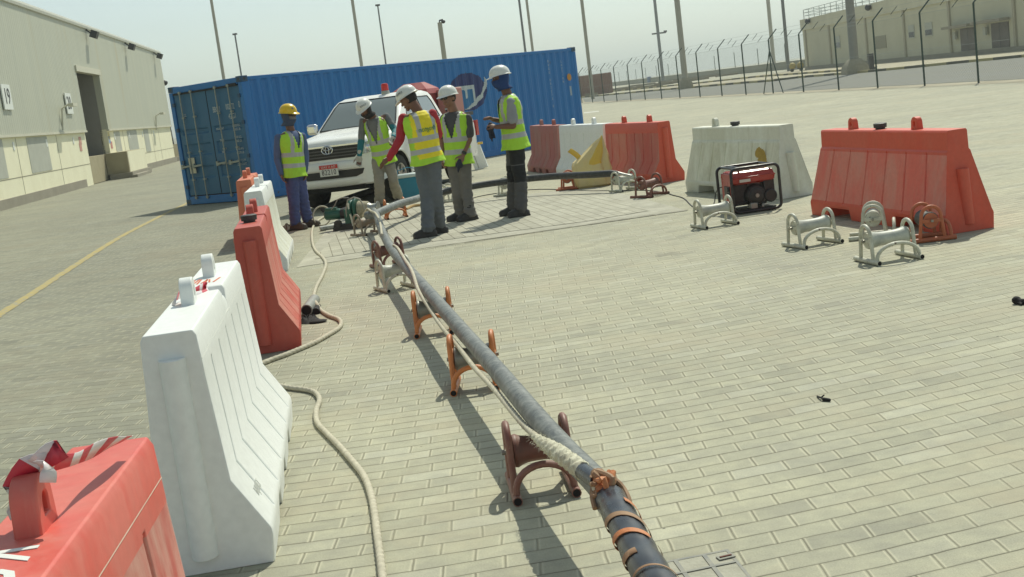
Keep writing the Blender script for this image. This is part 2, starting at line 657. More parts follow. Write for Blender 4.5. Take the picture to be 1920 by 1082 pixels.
# beyond the fence: sand verge, asphalt road, kerbs, pavement
M_ASPH = mat('asphalt', (.155, .158, .138), .85, dirt=(.225, .22, .18), amt=.7, scale=.25)
M_SAND = mat('sand', (.40, .36, .26), .95, dirt=(.29, .26, .19), amt=.7, scale=.4, bump=.2, bscale=8)
FP0, FD = Vector((15.44, 39.6, 0)), Vector((8.6 - 15.44, 100. - 39.6, 0)).normalized()
FN = Vector((FD.y, -FD.x, 0))        # away from the yard
fa, fb = FP0 - FD * 60, FP0 + FD * 110
sheet('sand_verge', [fa - FN * .5, fa + FN * 400, fb + FN * 400, fb + FN * 1.0, fb - FN * .5], .004, M_SAND)
kp = [G(x, y) for x, y in ((1091, 183.5), (1150, 178), (1233, 170.5), (1312, 164), (1399, 156.5), (1452, 152.5), (1500, 146.5), (1600, 138.5))]
kq = [G(x, y) for x, y in ((1600, 138.5), (1700, 129), (1800, 119), (1920, 107.5), (2100, 89))]
near = [FP0 + FD * s + FN * .8 for s in (70, 40, 20, 0, -20, -40)]
sheet('road', kp + kq + list(reversed(near)), .008, M_ASPH)


def kerb(pts, name):
    path = smooth_path(pts, .9)
    bb = MB()
    for i in range(len(path) - 1):
        bb.bar(path[i] + Vector((0, 0, .075)), path[i + 1] + Vector((0, 0, .075)), .35, .16, mi=(i // 2) % 2)
    return tag(bb.build(name, [mat('yellow kerb paint', (.50, .43, .19), .8, dirt=(.36, .33, .22), amt=.7, scale=2), mat('black kerb paint', (.09, .09, .07), .8, dirt=(.2, .19, .15), amt=.6, scale=2)], smooth=0), kind='structure')


kerb(kp, 'kerb')
kerb(kq, 'kerb')
kb = [G(x, y) for x, y in ((1100, 177), (1240, 163.5), (1340, 153.5), (1420, 145), (1500, 139.3), (1640, 129.5))]
kerb(kb, 'kerb')
M_PVT = mat('tan pavement', (.46, .42, .30), .9, dirt=(.36, .33, .25), amt=.6, scale=.8)
bp0, bp1 = Vector((35.93, 141.66, 0)), Vector((37.11, 86.7, 0))
BD = (bp1 - bp0).normalized()
sheet('pavement', [q + Vector((.1, 0, 0)) for q in kb[4:]] + [q + Vector((.1, 0, 0)) for q in kq[1:]] + [bp1 + BD * 30, bp0 - BD * 3], .012, M_PVT)
sheet('yard_path', [G(1500, 144), G(1640, 131), G(1500, 139.8), G(1330, 155), G(1330, 158)], .014, M_PVT)

# ================================================================== SETTING: warehouse on the left
WP0 = Vector((-14.75, 35.5, 0))
WD = (Vector((-19.84, 78.7, 0)) - WP0).normalized()
WN = Vector((WD.y, -WD.x, 0))
M_CREAM = mat('cream precast concrete', (.86, .83, .61), .8, dirt=(.76, .72, .52), amt=.6, scale=1.2)
M_PLINTH = mat('grey brown plinth', (.27, .245, .19), .85, dirt=(.36, .33, .26), amt=.7, scale=1.5)
M_GREYP = mat('grey infill panel', (.46, .47, .40), .75, amt=.3, scale=2)
M_TAN = mat('tan concrete and dock shade', (.40, .35, .22), .85, amt=.4, scale=2)
M_FLASH = mat('cream flashing', (.62, .60, .48), .6, amt=.3)
M_DARK = plain('dark fitting', (.035, .035, .04), .5)
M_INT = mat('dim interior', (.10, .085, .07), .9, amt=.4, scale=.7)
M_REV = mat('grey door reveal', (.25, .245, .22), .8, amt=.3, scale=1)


def cladding_material():
    m = bpy.data.materials.new('grey profiled cladding')
    t, p = nodes(m)
    tc = N(t, 'ShaderNodeTexCoord').outputs['Object']
    sp = N(t, 'ShaderNodeSeparateXYZ')
    t.links.new(tc, sp.inputs[0])
    wv = mth(t, 'SINE', mth(t, 'MULTIPLY', sp.outputs[0], 2 * math.pi / .25))
    mp = N(t, 'ShaderNodeMapping')
    mp.inputs['Scale'].default_value = (1.5, 1, .12)
    t.links.new(tc, mp.inputs[0])
    n = N(t, 'ShaderNodeTexNoise', i_Scale=1., i_Detail=6., i_Roughness=.7)
    t.links.new(mp.outputs[0], n.inputs['Vector'])
    c = mixc(t, ramp(t, n.outputs[0], [(.35, (0, 0, 0)), (.7, (1, 1, 1))]), (.45, .46, .37), (.50, .505, .40))
    n2 = N(t, 'ShaderNodeTexNoise', i_Scale=.55, i_Detail=5.)
    t.links.new(mp.outputs[0], n2.inputs['Vector'])
    c = mixc(t, mth(t, 'MULTIPLY', ramp(t, n2.outputs[0], [(.60, (0, 0, 0)), (.72, (1, 1, 1))]), .5), c, (.46, .40, .24))
    t.links.new(c, p.inputs['Base Color'])
    p.inputs['Roughness'].default_value = .55
    bp = N(t, 'ShaderNodeBump', i_Strength=.3, i_Distance=.02)
    t.links.new(wv, bp.inputs['Height'])
    t.links.new(bp.outputs[0], p.inputs['Normal'])
    return m


M_CLAD = cladding_material()
wh = thing('warehouse', WP0, 'long warehouse with grey cladding over cream concrete wall and a tall dark doorway', 'warehouse', rz=math.atan2(WD.y, WD.x))
# local frame: x along the wall, -y outward (towards the yard), z up
S = lambda px, py: hit(px, py, WP0, WD)
sD0, sD1 = S(150, 200)[0], S(192, 200)[0]
zD = S(165, 138)[1]
LEN = S(329, 300)[0]
ZC, ZT = 2.25, 6.62
LX0 = -30


def wbox(x0, x1, y0, y1, z0, z1, bb=None):
    bb = bb or MB()
    bb.box(((x0 + x1) / 2, (y0 + y1) / 2, (z0 + z1) / 2), (abs(x1 - x0), abs(y1 - y0), abs(z1 - z0)))
    return bb


bb = MB()
wbox(LX0, sD0, 0, .3, 0, ZC, bb)
wbox(sD1, LEN, 0, .3, 0, ZC, bb)
wbox(LEN - .3, LEN, .3, 26, 0, ZC, bb)
lower = bb.build('wall', M_CREAM, wh)
bb = MB()
wbox(LX0, sD0, -.09, .2, ZC, ZT, bb)
wbox(sD1, LEN + .09, -.09, .2, ZC, ZT, bb)
wbox(sD0, sD1, -.09, .2, zD, ZT, bb)
wbox(LEN - .2, LEN + .09, .2, 26, ZC, ZT, bb)
bb.build('cladding', M_CLAD, wh)
bb = MB()
wbox(LX0, sD0, -.12, .0, ZC - .08, ZC - .003, bb)
wbox(sD1, LEN + .1, -.12, .0, ZC - .08, ZC - .003, bb)
bb.build('flashing', M_FLASH, wh)
bb = MB()
wbox(sD0 - .15, sD1 + .15, -.16, -.092, zD - .02, zD + .22, bb)
bb.build('door_lintel', M_FLASH, wh)
# roof sheet with a rolled eave
bb = MB()
prof = [(-.16, ZT + .02), (-.17, ZT + .12), (-.12, ZT + .22), (-.0, ZT + .28), (13, ZT + 1.4), (26, ZT + .28), (26, ZT), (-.10, ZT)]
bb.prism([Vector((0, y, z)) for y, z in prof], (LX0, 0, 0), (LEN + .15, 0, 0))
bb.build('roof', mat('pale roof sheet', (.50, .50, .42), .5, amt=.3), wh, smooth=30)
# plinth
bb = MB()
wbox(LX0, S(160, 350)[0], -.10, -.003, 0, .30, bb)
wbox(S(232, 330)[0], LEN, -.10, -.003, 0, .30, bb)
bb.build('plinth', M_PLINTH, wh)
# panel joints and grey infill panels
for x0, x1 in ((-12, 7), (53, 92), (219, 230), (244, 262), (275, 284)):
    a, c = S(x0, 285)[0], S(x1, 285)[0]
    wbox(a, c, -.012, -.002, .92, ZC - .12).build('infill_panel', M_GREYP, wh)
bb = MB()
for px in (33, 110, 236, 262, 290, 303):
    a = S(px, 285)[0]
    wbox(a - .02, a + .02, -.006, -.002, .3, ZC - .1, bb)
wbox(LX0, sD0, -.0065, -.002, .86, .885, bb)
wbox(S(232, 300)[0], LEN, -.0065, -.002, .86, .885, bb)
bb.build('panel_joint', mat('joint sealant', (.30, .27, .19), .9), wh)
# doorway: deep reveal and dark hall behind
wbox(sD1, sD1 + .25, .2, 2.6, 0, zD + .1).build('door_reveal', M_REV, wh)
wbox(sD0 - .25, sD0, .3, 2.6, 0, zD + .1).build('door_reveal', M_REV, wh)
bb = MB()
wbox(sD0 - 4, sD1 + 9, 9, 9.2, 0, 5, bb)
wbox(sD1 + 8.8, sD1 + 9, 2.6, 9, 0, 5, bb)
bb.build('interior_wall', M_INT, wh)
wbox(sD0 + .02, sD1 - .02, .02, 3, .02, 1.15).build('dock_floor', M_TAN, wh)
# loading dock
sK = S(205, 340)[0]
dk = MB()
wbox(sK, sK + 5.2, -.95, -.002, .24, 1.17, dk)
dk.build('dock', M_TAN, wh)  # tan carries the shade of the camera-facing side in its colour
dk = MB()
wbox(sK - .25, sK + 5.4, -1.1, -.104, .0, .24, dk)
wbox(sK - .6, sK + 3.4, -1.35, -1.1, .0, .12, dk)
dk.build('dock_step', M_PLINTH, wh)
wbox(sK + .15, sK + 5.1, -.962, -.951, .25, 1.16).build('dock_lit_face', M_CREAM, wh)  # cream sheet, sunlight on the yard-facing side put into the colour
# stickers beside the door
for px, py, c in ((205, 262, (.10, .25, .55)), (209, 272, (.55, .10, .10)), (150, 264, (.55, .16, .12)), (151, 276, (.55, .16, .12)), (204, 255, (.55, .42, .05))):
    s_, z_ = S(px, py)
    wbox(s_ - .22, s_ + .22, -.012, -.004, z_ - .16, z_ + .16).build('notice', mat('notice%d%d' % (px, py), c, .6, dirt=(.6, .6, .5), amt=.7, scale=20), wh)
# numbered boards
for px, py, tx in ((4, 183, '19'), (122, 195, '20')):
    s_, z_ = S(px, py)
    o = wbox(s_ - .52, s_ + .52, -.16, -.12, z_ - .40, z_ + .40).build('number_board', plain('white board', (.75, .77, .72), .5), wh)
    tm = text_mb(tx, .72, .003)
    tm.xf(Matrix.Translation((s_, -.166, z_)) @ Matrix.Rotation(R(90), 4, 'X'))
    tm.build('number', M_DARK, o, smooth=0)
# flood lamps
for px, py in ((153, 36), (229, 74), (285, 100)):
    s_, z_ = S(px, py)
    z_ = ZT - .25
    l = MB()
    l.box((s_, -.42, z_), (.5, .28, .32), Matrix.Rotation(R(25), 3, 'X'))
    l.bar((s_, -.30, z_ + .05), (s_, -.09, z_ + .25), .06, .06)
    l.build('flood_lamp', M_DARK, wh)
l = MB()
l.ell((LEN + .55, -.05, 4.9), (.2, .2, .17))
l.bar((LEN + .1, -.05, 5.0), (LEN + .5, -.05, 5.0), .06, .06)
l.build('flood_lamp', M_DARK, wh)
for px, py in ((105, 200), (285, 215)):
    s_, z_ = S(px, py)
    l = MB()
    l.tube([(s_, -.09, z_ - .9), (s_, -.2, z_ - .1), (s_, -.5, z_ + .05)], .035, 6)
    l.box((s_ + .3, -.55, z_), (.75, .2, .12))
    l.build('bracket_lamp', M_FLASH, wh)
for px in (22, 85, 136, 215, 243, 268, 289):
    s_, z_ = S(px, 258)
    wbox(s_ - .1, s_ + .1, -.02, -.003, 1.75, 2.02).build('bay_number', plain('white board', (.75, .77, .72), .5), wh)

# low cream wall past the warehouse corner
a_, c_ = G(309, 306), G(338, 301)
q = thing('low_wall', (a_ + c_) / 2, 'low cream boundary wall with steps just past the warehouse corner', 'wall', rz=math.atan2((c_ - a_).y, (c_ - a_).x))
L = (c_ - a_).length + 6
MB().box((2, .4, .62), (L, .25, .9)).build('wall', M_TAN, q)
MB().box((2, .2, .13), (L, .9, .26)).build('step', M_PLINTH, q)

# ================================================================== SETTING: low building on the right
rb = thing('office_building', bp0, 'low cream flat-roofed building with roof railing, two dark doors behind the fence', 'building', rz=math.atan2(BD.y, BD.x))
M_RB = mat('cream render', (.56, .54, .40), .85, dirt=(.48, .455, .33), amt=.5, scale=.6)
S2 = lambda px, py: hit(px, py, bp0, BD)
# local: x along towards camera-right, +y = away? outward (facing yard) side is -y after rotation
BL = S2(2300, 60)[0]
zt, zb = 5.55, 4.35
flip = 1 if (Matrix.Rotation(math.atan2(BD.y, BD.x), 3, 'Z') @ Vector((0, -1, 0))).x < 0 else -1
O = lambda v: -v * flip          # outward offset in local y


def rbox(x0, x1, o0, o1, z0, z1, bb=None):
    bb = bb or MB()
    return bb.box(((x0 + x1) / 2, (O(o0) + O(o1)) / 2, (z0 + z1) / 2), (abs(x1 - x0), abs(o1 - o0), abs(z1 - z0)))


bb = MB()
rbox(0, BL, 0, -22, 0, zb, bb)
bb.build('wall', M_RB, rb)
rbox(-.15, BL, .16, -22.2, zb, zt).build('parapet', mat('cream parapet', (.60, .575, .43), .85, amt=.4, scale=.5), rb)
rbox(-.1, BL, .10, .003, 0, .35).build('plinth', M_PLINTH, rb)
bb = MB()
for px in (1514, 1559, 1628, 1700, 1786, 1908):
    s_ = S2(px, 100)[0]
    rbox(s_ - .17, s_ + .17, .14, .003, .35, zb - .003, bb)
bb.build('pilaster', mat('tan pilaster', (.42, .385, .28), .85, amt=.4), rb)


def px_rect(x0, y0, x1, y1):
    s0, s1 = S2(x0, (y0 + y1) / 2)[0], S2(x1, (y0 + y1) / 2)[0]
    return s0, s1, S2((x0 + x1) / 2, y1)[1], S2((x0 + x1) / 2, y0)[1]


for (x0, y0, x1, y1), dk_ in (((1566, 68, 1576, 91), 1), ((1641, 67, 1662, 91), 0), ((1704, 47, 1715, 72), 1), ((1735, 42, 1749, 68), 1)):
    s0, s1, z0, z1 = px_rect(x0, y0, x1, y1)
    f_ = rbox(s0, s1, .05, .003, z0, z1).build('window', M_GREYP if dk_ else mat('louvre', (.30, .28, .2), .7), rb)
    if dk_:
        rbox(s0 + .1, s1 - .1, .065, .052, z0 + .1, z0 + (z1 - z0) * .48).build('pane', plain('dark glass', (.05, .06, .07), .15), f_)
for x0, y0, x1, y1 in ((1802, 52, 1831, 97), (1860, 42, 1893, 91)):
    s0, s1, z0, z1 = px_rect(x0, y0, x1, y1)
    z0 = .36
    d_ = rbox(s0, s1, .05, .003, z0, z1).build('door', mat('dark brown door', (.12, .10, .09), .6, amt=.4, scale=2), rb)
    rbox((s0 + s1) / 2 - .03, (s0 + s1) / 2 + .03, .06, .052, z0, z1).build('leaf_joint', M_DARK, d_)
    rbox(s0 - 1.6, s1 + .5, .9, .145, z1 + .1, z1 + .3).build('canopy', M_PLINTH, rb)
    rbox(s0 - .9, s0 - .4, .3, .146, z1 - .75, z1 - .15).build('wall_box', M_GREYP, rb)
for px in (1520, 1637):
    s_ = S2(px, 20)[0]
    bb = MB()
    bb.ell((s_, O(.45), zt - .35), (.3, .3, .3))
    bb.bar((s_, O(.16), zt - .2), (s_, O(.4), zt - .3), .08, .08)
    bb.build('flood_lamp', M_DARK, rb)
bb = MB()
n = int(BL / 2)
for i in range(n + 1):
    bb.bar((i * BL / n, O(-.3), zt), (i * BL / n, O(-.3), zt + 1.05), .06, .06)
for z in (.38, .72, 1.05):
    bb.bar((0, O(-.3), zt + z), (BL, O(-.3), zt + z), .05, .05)
for i in range(11):
    bb.bar((0, O(-.3 - i * 2), zt), (0, O(-.3 - i * 2), zt + 1.05), .06, .06)
for z in (.38, .72, 1.05):
    bb.bar((0, O(-.3), zt + z), (0, O(-21), zt + z), .05, .05)
bb.build('roof_railing', mat('galvanised rail', (.42, .45, .43), .5, .3), rb)

# ================================================================== fence between yard and road
fpx = [(1091.5, 194), (1111.5, 192.5), (1133, 191), (1157, 189), (1183, 188), (1210, 187), (1241, 185), (1275, 183), (1313, 181.6), (1354, 179), (1399, 177), (1450, 175), (1507, 172), (1573, 169), (1646, 165), (1734, 161), (1835, 156), (1962, 150)]
fn = thing('chain_link_fence', FP0, 'dark green chain-link fence with angled barbed-wire arms along the yard edge', 'fence')
M_FGR = mat('dark green fence paint', (.035, .065, .05), .5, amt=.3)
fl = []
for px, py in fpx:
    # keep every post on the straight fence line
    d = ray(px, py)
    s_, _z = hit(px, py, FP0, FD)
    fl.append(FP0 + FD * s_)
fl = [p - FP0 for p in fl]
for i, p in enumerate(fl):
    bb = MB()
    bb.tube([p, p + Vector((0, 0, 2.5))], .034, 8)
    bb.tube([p + Vector((0, 0, 2.5)), p + Vector((0, 0, 2.93)) + FN * .42], .026, 6)
    po = bb.build('post', M_FGR, fn)
    if i == 11:
        for sgn in (-1, 1):
            bb = MB()
            bb.tube([p + Vector((0, 0, 2.0)), p + FD * 1.35 * sgn], .026, 6)
            bb.build('brace', M_FGR, fn)
bb = MB()
for k in (.15, .55, .95):
    pts = [p + Vector((0, 0, 2.5 + .43 * k)) + FN * .42 * k for p in fl]
    bb.tube(pts, .0035, 4)
for z in (.06, 1.25, 2.45):
    bb.tube([p + Vector((0, 0, z)) for p in fl], .004, 4)
bb.build('wire', mat('galvanised wire', (.35, .38, .36), .5, .4), fn)
bb = MB()
for i in range(len(fl) - 1):
    for t_ in (.33, .62):
        p = fl[i].lerp(fl[i + 1], t_)
        k0 = 0 if t_ > .5 else .35
        bb.tube([p + Vector((0, 0, 2.47 + .43 * k0)) + FN * .42 * k0, p + Vector((0, 0, 2.47 + .43 * (k0 + .6))) + FN * .42 * (k0 + .6)], .012, 5)
bb.build('wire_spacer', M_FGR, fn)


def mesh_material():
    m = bpy.data.materials.new('chain link netting')
    t, p = nodes(m)
    tc = N(t, 'ShaderNodeTexCoord').outputs['Object']
    sp = N(t, 'ShaderNodeSeparateXYZ')
    t.links.new(tc, sp.inputs[0])
    k = 2 * math.pi / .11
    s1 = mth(t, 'ABSOLUTE', mth(t, 'SINE', mth(t, 'MULTIPLY', mth(t, 'ADD', sp.outputs[1], sp.outputs[2]), k / 2)))
    s2 = mth(t, 'ABSOLUTE', mth(t, 'SINE', mth(t, 'MULTIPLY', mth(t, 'SUBTRACT', sp.outputs[1], sp.outputs[2]), k / 2)))
    f = mth(t, 'LESS_THAN', mth(t, 'MINIMUM', s1, s2), .095)
    t.links.new(f, p.inputs['Alpha'])
    p.inputs['Base Color'].default_value = (.25, .27, .22, 1)
    return m


bb = MB()
vs = []
for p in fl:
    vs += [p + Vector((0, 0, .04)), p + Vector((0, 0, 2.47))]
bb.add(vs, [(2 * i, 2 * i + 2, 2 * i + 3, 2 * i + 1) for i in range(len(fl) - 1)])
bb.build('netting', mesh_material(), fn, smooth=0)

# far boundary wall with thin posts, and sand road beyond
fw0, fw1 = G(1128, 163.5), G(1515, 126.5)
bd = (fw1 - fw0).normalized()
q = thing('boundary_wall', fw0, 'low grey boundary wall with thin posts in the far haze', 'wall')
e0, e1 = -bd * 60, (fw1 - fw0) + bd * 60
bb = MB()
bb.bar(e0 + Vector((0, 0, .55)), e1 + Vector((0, 0, .55)), .4, 1.1)
bb.build('wall', mat('far grey wall', (.27, .26, .20), .9, amt=.4, scale=.2), q)
for i in range(22):
    p = e0.lerp(e1, (i + .5) / 22)
    bb = MB()
    bb.tube([p + Vector((0, 0, 1.1)), p + Vector((0, 0, 3.6))], .06, 5)
    bb.build('post', M_FGR, q)
# rubble and kerb stones in the sand strip
random.seed(11)
bb = MB()
for i in range(60):
    p = G(random.uniform(1100, 1480), 0)
    px = random.uniform(1100, 1470)
    yk = 181.5 - .128 * (px - 914) + random.uniform(12, 17) * (1 + (1470 - px) / 900)
    p = G(px, yk)
    bb.box(p + Vector((0, 0, .15)), (random.uniform(1, 3.5), random.uniform(.3, .8), .3), Matrix.Rotation(random.uniform(-.3, .3), 3, 'Z'))
tag(bb.build('rubble', mat('rubble', (.27, .235, .17), .95, amt=.6, scale=.6), smooth=0), 'broken kerb stones and rubble scattered on the sand beyond the road', 'rubble', kind='stuff')

# yellow barrel group and blue drum by the far kerb
q = thing('concrete_mixer', G(1494, 134), 'small yellow site machine with round drums parked by the far kerb', 'machine')
bb = MB()
for k in (-1, 1):
    bb.lathe((k * .42, 0, .62), (k * .2, -1, .15), [(-.3, .1), (-.2, .33), (.18, .36), (.3, .28)], 14)
bb.build('drum', mat('yellow machine paint', (.50, .38, .09), .5, amt=.5), q)
bb = MB()
bb.bar((-.7, 0, .25), (.7, 0, .25), .4, .08)
for k in (-1, 1):
    bb.lathe((k * .5, -.2, .17), (0, 1, 0), [(0, .17), (.4, .17)], 12)
bb.build('chassis', M_DARK, q)
q = G(1218, 155)
tag(MB().lathe(q, (0, 0, 1), [(0, .45), (.3, .5), (1.2, .5), (1.4, .4)], 14).build('water_drum', mat('blue drum', (.12, .18, .32), .5)), 'blue plastic drum standing by the far boundary wall', 'drum')

# ================================================================== light poles
M_POLE = mat('tan galvanised pole', (.43, .41, .33), .6, .1, amt=.3, scale=.5)
M_POLE2 = mat('dark thin pole', (.16, .17, .17), .6, amt=.3)
# px at two heights, distance, radius bottom/top, material, height, label
PL = [((412, 100), 118, .17, .10, M_POLE, 24, 'tan light pole leftmost behind the container, bare-topped out of frame', None),
      ((446, 100), 150, .11, .09, M_POLE2, 12.4, 'short thin dark pole second from left behind the container', 1),
      ((674, 95), 120, .17, .12, M_POLE, 26, 'tan light pole standing behind the container above the pickup windscreen', None),
      ((720, 95), 140, .11, .08, M_POLE2, 12.8, 'thin dark pole just right of the tan one above the pickup roof', 1),
      ((983, 80), 150, .15, .11, M_POLE2, 28, 'thin dark pole above the container, left of a paler twin', None),
      ((997, 80), 130, .15, .11, M_POLE, 28, 'pale tan pole above the container, right of a darker twin', None),
      ((1240, 120), 260, .34, .22, M_POLE2, 55, 'far thin dark pole with a small crossbar behind the fence', 2),
      ((1450, 110), 190, .30, .2, M_POLE, 45, 'far grey pole left of a thinner one beyond the braced fence post', None),
      ((1476, 100), 150, .2, .14, M_POLE2, 40, 'far thin pole beside the small yellow machine', None)]
for (px, py), D, r0, r1, m_, H, lab, extra in PL:
    p = V(px, py, D)
    q = thing('light_pole', (p.x, p.y, 0), lab, 'light pole', 'light poles behind the yard')
    MB().tube([(0, 0, 0), (0, 0, H)], [r0, r1], 10).build('mast', m_, q)
    bb = MB()
    if extra == 1:
        bb.box((0, 0, H + .08), (.5, .4, .18))
    elif extra == 2:
        z_ = V(1238, 62, D).z
        bb.bar((-1.3, 0, z_), (1.6, 0, z_), .2, .3)
        bb.box((1.5, 0, z_ + .2), (.6, .5, .4))
    else:
        bb.box((.9, 0, H), (2.2, .5, .25))
    bb.build('lamp_head', M_DARK, q)
for px, py, pxt, pyt, D, r, m_, lab, base in ((1112, 186, 1094, 20, 113, .18, M_POLE, 'tan light pole in front of the rusty container by the fence', 0),
                                               (1286, 163, 1272, 20, 118, .27, M_POLE, 'thick tan light pole on a stone footing beyond the fence', 1),
                                               (1604, 138, 1593, 20, 82, .30, mat('grey mast paint', (.30, .29, .25), .6), 'thickest grey light mast on concrete plinth before the cream building', 2)):
    p = G(px, py)
    if base == 1:
        p = V(px, py, 112)
    q = thing('light_pole', (p.x, p.y, 0), lab, 'light pole', 'light poles behind the yard')
    MB().tube([(0, 0, 0), (0, 0, 30)], [r, r * .65], 12).build('mast', m_, q)
    MB().box((1, 0, 30), (3, .5, .3)).build('lamp_head', M_DARK, q)
    if base:
        bb = MB()
        w_ = .75 if base == 2 else .6
        bb.rings([[(-w_, -w_, 0), (w_, -w_, 0), (w_, w_, 0), (-w_, w_, 0)], [(-w_ * .9, -w_ * .9, .5), (w_ * .9, -w_ * .9, .5), (w_ * .9, w_ * .9, .5), (-w_ * .9, w_ * .9, .5)], [(-.33, -.33, .95), (.33, -.33, .95), (.33, .33, .95), (-.33, .33, .95)]])
        bb.build('footing', mat('rough footing', (.40, .36, .26), .9, amt=.6), q)
    if base == 2:
        MB().box((1.25, .6, .6), (.32, .32, 1.1)).build('control_box', M_DARK, q)
# stout camera post
p = V(830, 85, 70)
q = thing('camera_post', (p.x, p.y, 0), 'stout pale post with a small dome camera behind the container', 'camera post')
zt_ = V(826, 42, 70).z
MB().tube([(0, 0, 0), (0, 0, zt_)], [.15, .13], 10).build('mast', M_POLE, q)
bb = MB()
bb.tube([(0, 0, zt_), (0, 0, zt_ + .1), (.2, 0, zt_ + .13)], .05, 6)
bb.ell((.2, 0, zt_ + .02), (.12, .12, .1))
bb.build('camera', M_DARK, q)
# thin dark post seen in the gap left of the container
p = V(322, 250, 88)
tag(MB().tube([(p.x, p.y, 0), (p.x - .1, p.y, 2.8)], .09, 6).build('bollard', M_DARK), 'thin dark post standing in the gap between warehouse and blue container', 'post')

# rusty container beyond the fence
p = G(1089, 183)
q = thing('rusty_container', G(1116, 178), 'faded red-brown shipping container parked beyond the fence', 'container')
M_RUST = mat('faded red brown', (.24, .115, .09), .75, dirt=(.30, .19, .14), amt=.7, scale=.8)
bb = MB()
nc = 40
ptsf = []
for i in range(nc * 4):
    x = -6.1 + 8.4 * i / (nc * 4 - 1)
    ptsf.append((x, 0 if (i // 2) % 2 else .06))
bb.rings([[Vector((x, y, z)) for x, y in ptsf] for z in (.15, 2.5)], close=False, cap=False)
bb.build('side', M_RUST, q)
MB().box((-1.9, 1.25, 1.35), (8.38, 2.36, 2.3)).build('shell', M_RUST, q)
bb = MB()
for z in (.1, 2.58):
    bb.box((-1.9, 1.22, z), (8.5, 2.5, .16))
for x in (-6.1, 2.3):
    bb.box((x, .05, 1.35), (.16, .2, 2.4))
bb.build('frame', M_RUST, q)

# ================================================================== blue shipping container
M_CAST = mat('corner casting', (.03, .085, .16), .6, amt=.5)
CB = Vector((-5.0033, 26.186, 0))
CA = .8949
CD = Vector((math.cos(CA), math.sin(CA), 0))
ct = thing('shipping_container', CB, 'long blue shipping container with corrugated side, white logo and grey door bars', 'shipping container', rz=CA)
CL, CW, CH = 12.19, 2.44, 2.59
M_CB = mat('sunlit blue container paint', (.006, .145, .43), .40, dirt=(.012, .185, .47), amt=.55, scale=1.6, spots=((.05, .075, .09), 3.0, .68))  # blue lightened to stand in for light on the long side
M_CBD = mat('shaded blue door paint', (.018, .12, .25), .5, dirt=(.04, .15, .26), amt=.55, scale=2.5, spots=((.06, .08, .09), 4.0, .69))  # same blue made darker, shade of the door end put into the colour
PITCHC, DEP = .305, .036


def corr(x):
    """depth of the side corrugation below the outer face"""
    t_ = ((x - .12) / PITCHC) % 1
    if t_ < .30:
        return 0
    if t_ < .5:
        return DEP * (t_ - .30) / .2
    if t_ < .80:
        return DEP
    return DEP * (1 - (t_ - .8) / .2)


xs = [.11]
x = .12
while x < CL - .12:
    for t_ in (0, .30, .5, .80):
        xx = x + PITCHC * t_
        if .11 < xx < CL - .11:
            xs.append(xx)
    x += PITCHC
xs.append(CL - .11)
for side, name in ((0, 'side_panel'), (1, 'side_panel')):
    bb = MB()
    y = (lambda x: .012 + corr(x)) if side == 0 else (lambda x: CW - .012 - corr(x))
    bb.rings([[Vector((x, y(x), z)) for x in xs] for z in (.16, .8, 1.4, 2.0, CH - .09)], close=False, cap=False)
    bb.build(name, M_CB, ct, smooth=0)
bb = MB()
for y in (.05, CW - .05):
    bb.box((CL / 2, y, .085), (CL - .3, .1, .16))
    bb.box((CL / 2, y, CH - .055), (CL - .3, .08, .075))
for x in (.06, CL - .06):
    for y in (.06, CW - .06):
        bb.box((x, y, CH / 2), (.118, .118, CH - .24))
bb.box((.05, CW / 2, .1), (.1, CW - .26, .17))
bb.box((.05, CW / 2, CH - .08), (.1, CW - .26, .13))
bb.box((CL - .05, CW / 2, .1), (.1, CW - .26, .17))
bb.build('frame', M_CB, ct, bevel=.006)
# roof
bb = MB()
ring0 = []
bb.rings([[Vector((x, y, CH - .03 - (corr(x) * .5))) for x in xs] for y in (.06, CW - .06)], close=False, cap=False)
bb.build('roof', M_CB, ct, smooth=0)
MB().box((CL - .03, CW / 2, CH / 2), (.03, CW - .2, CH - .3)).build('end_panel', M_CB, ct)
for x in (.088, CL - .088):
    for y in (.08, CW - .08):
        for z in (.059, CH - .055):
            o = MB().box((x, y, z), (.184, .168, .122)).build('corner_casting', M_CAST, ct, bevel=.008)
            bb = MB()
            sy = -1 if y < 1 else 1
            bb.lathe((x, y + sy * .0845, z), (0, sy, 0), [(0, .034), (.0006, .034)], 10)
            sx_ = -1 if x < 1 else 1
            bb.lathe((x + sx_ * .0925, y, z), (sx_, 0, 0), [(0, .03), (.0006, .03)], 10)
            bb.build('casting_hole', M_DARK, o, smooth=0)
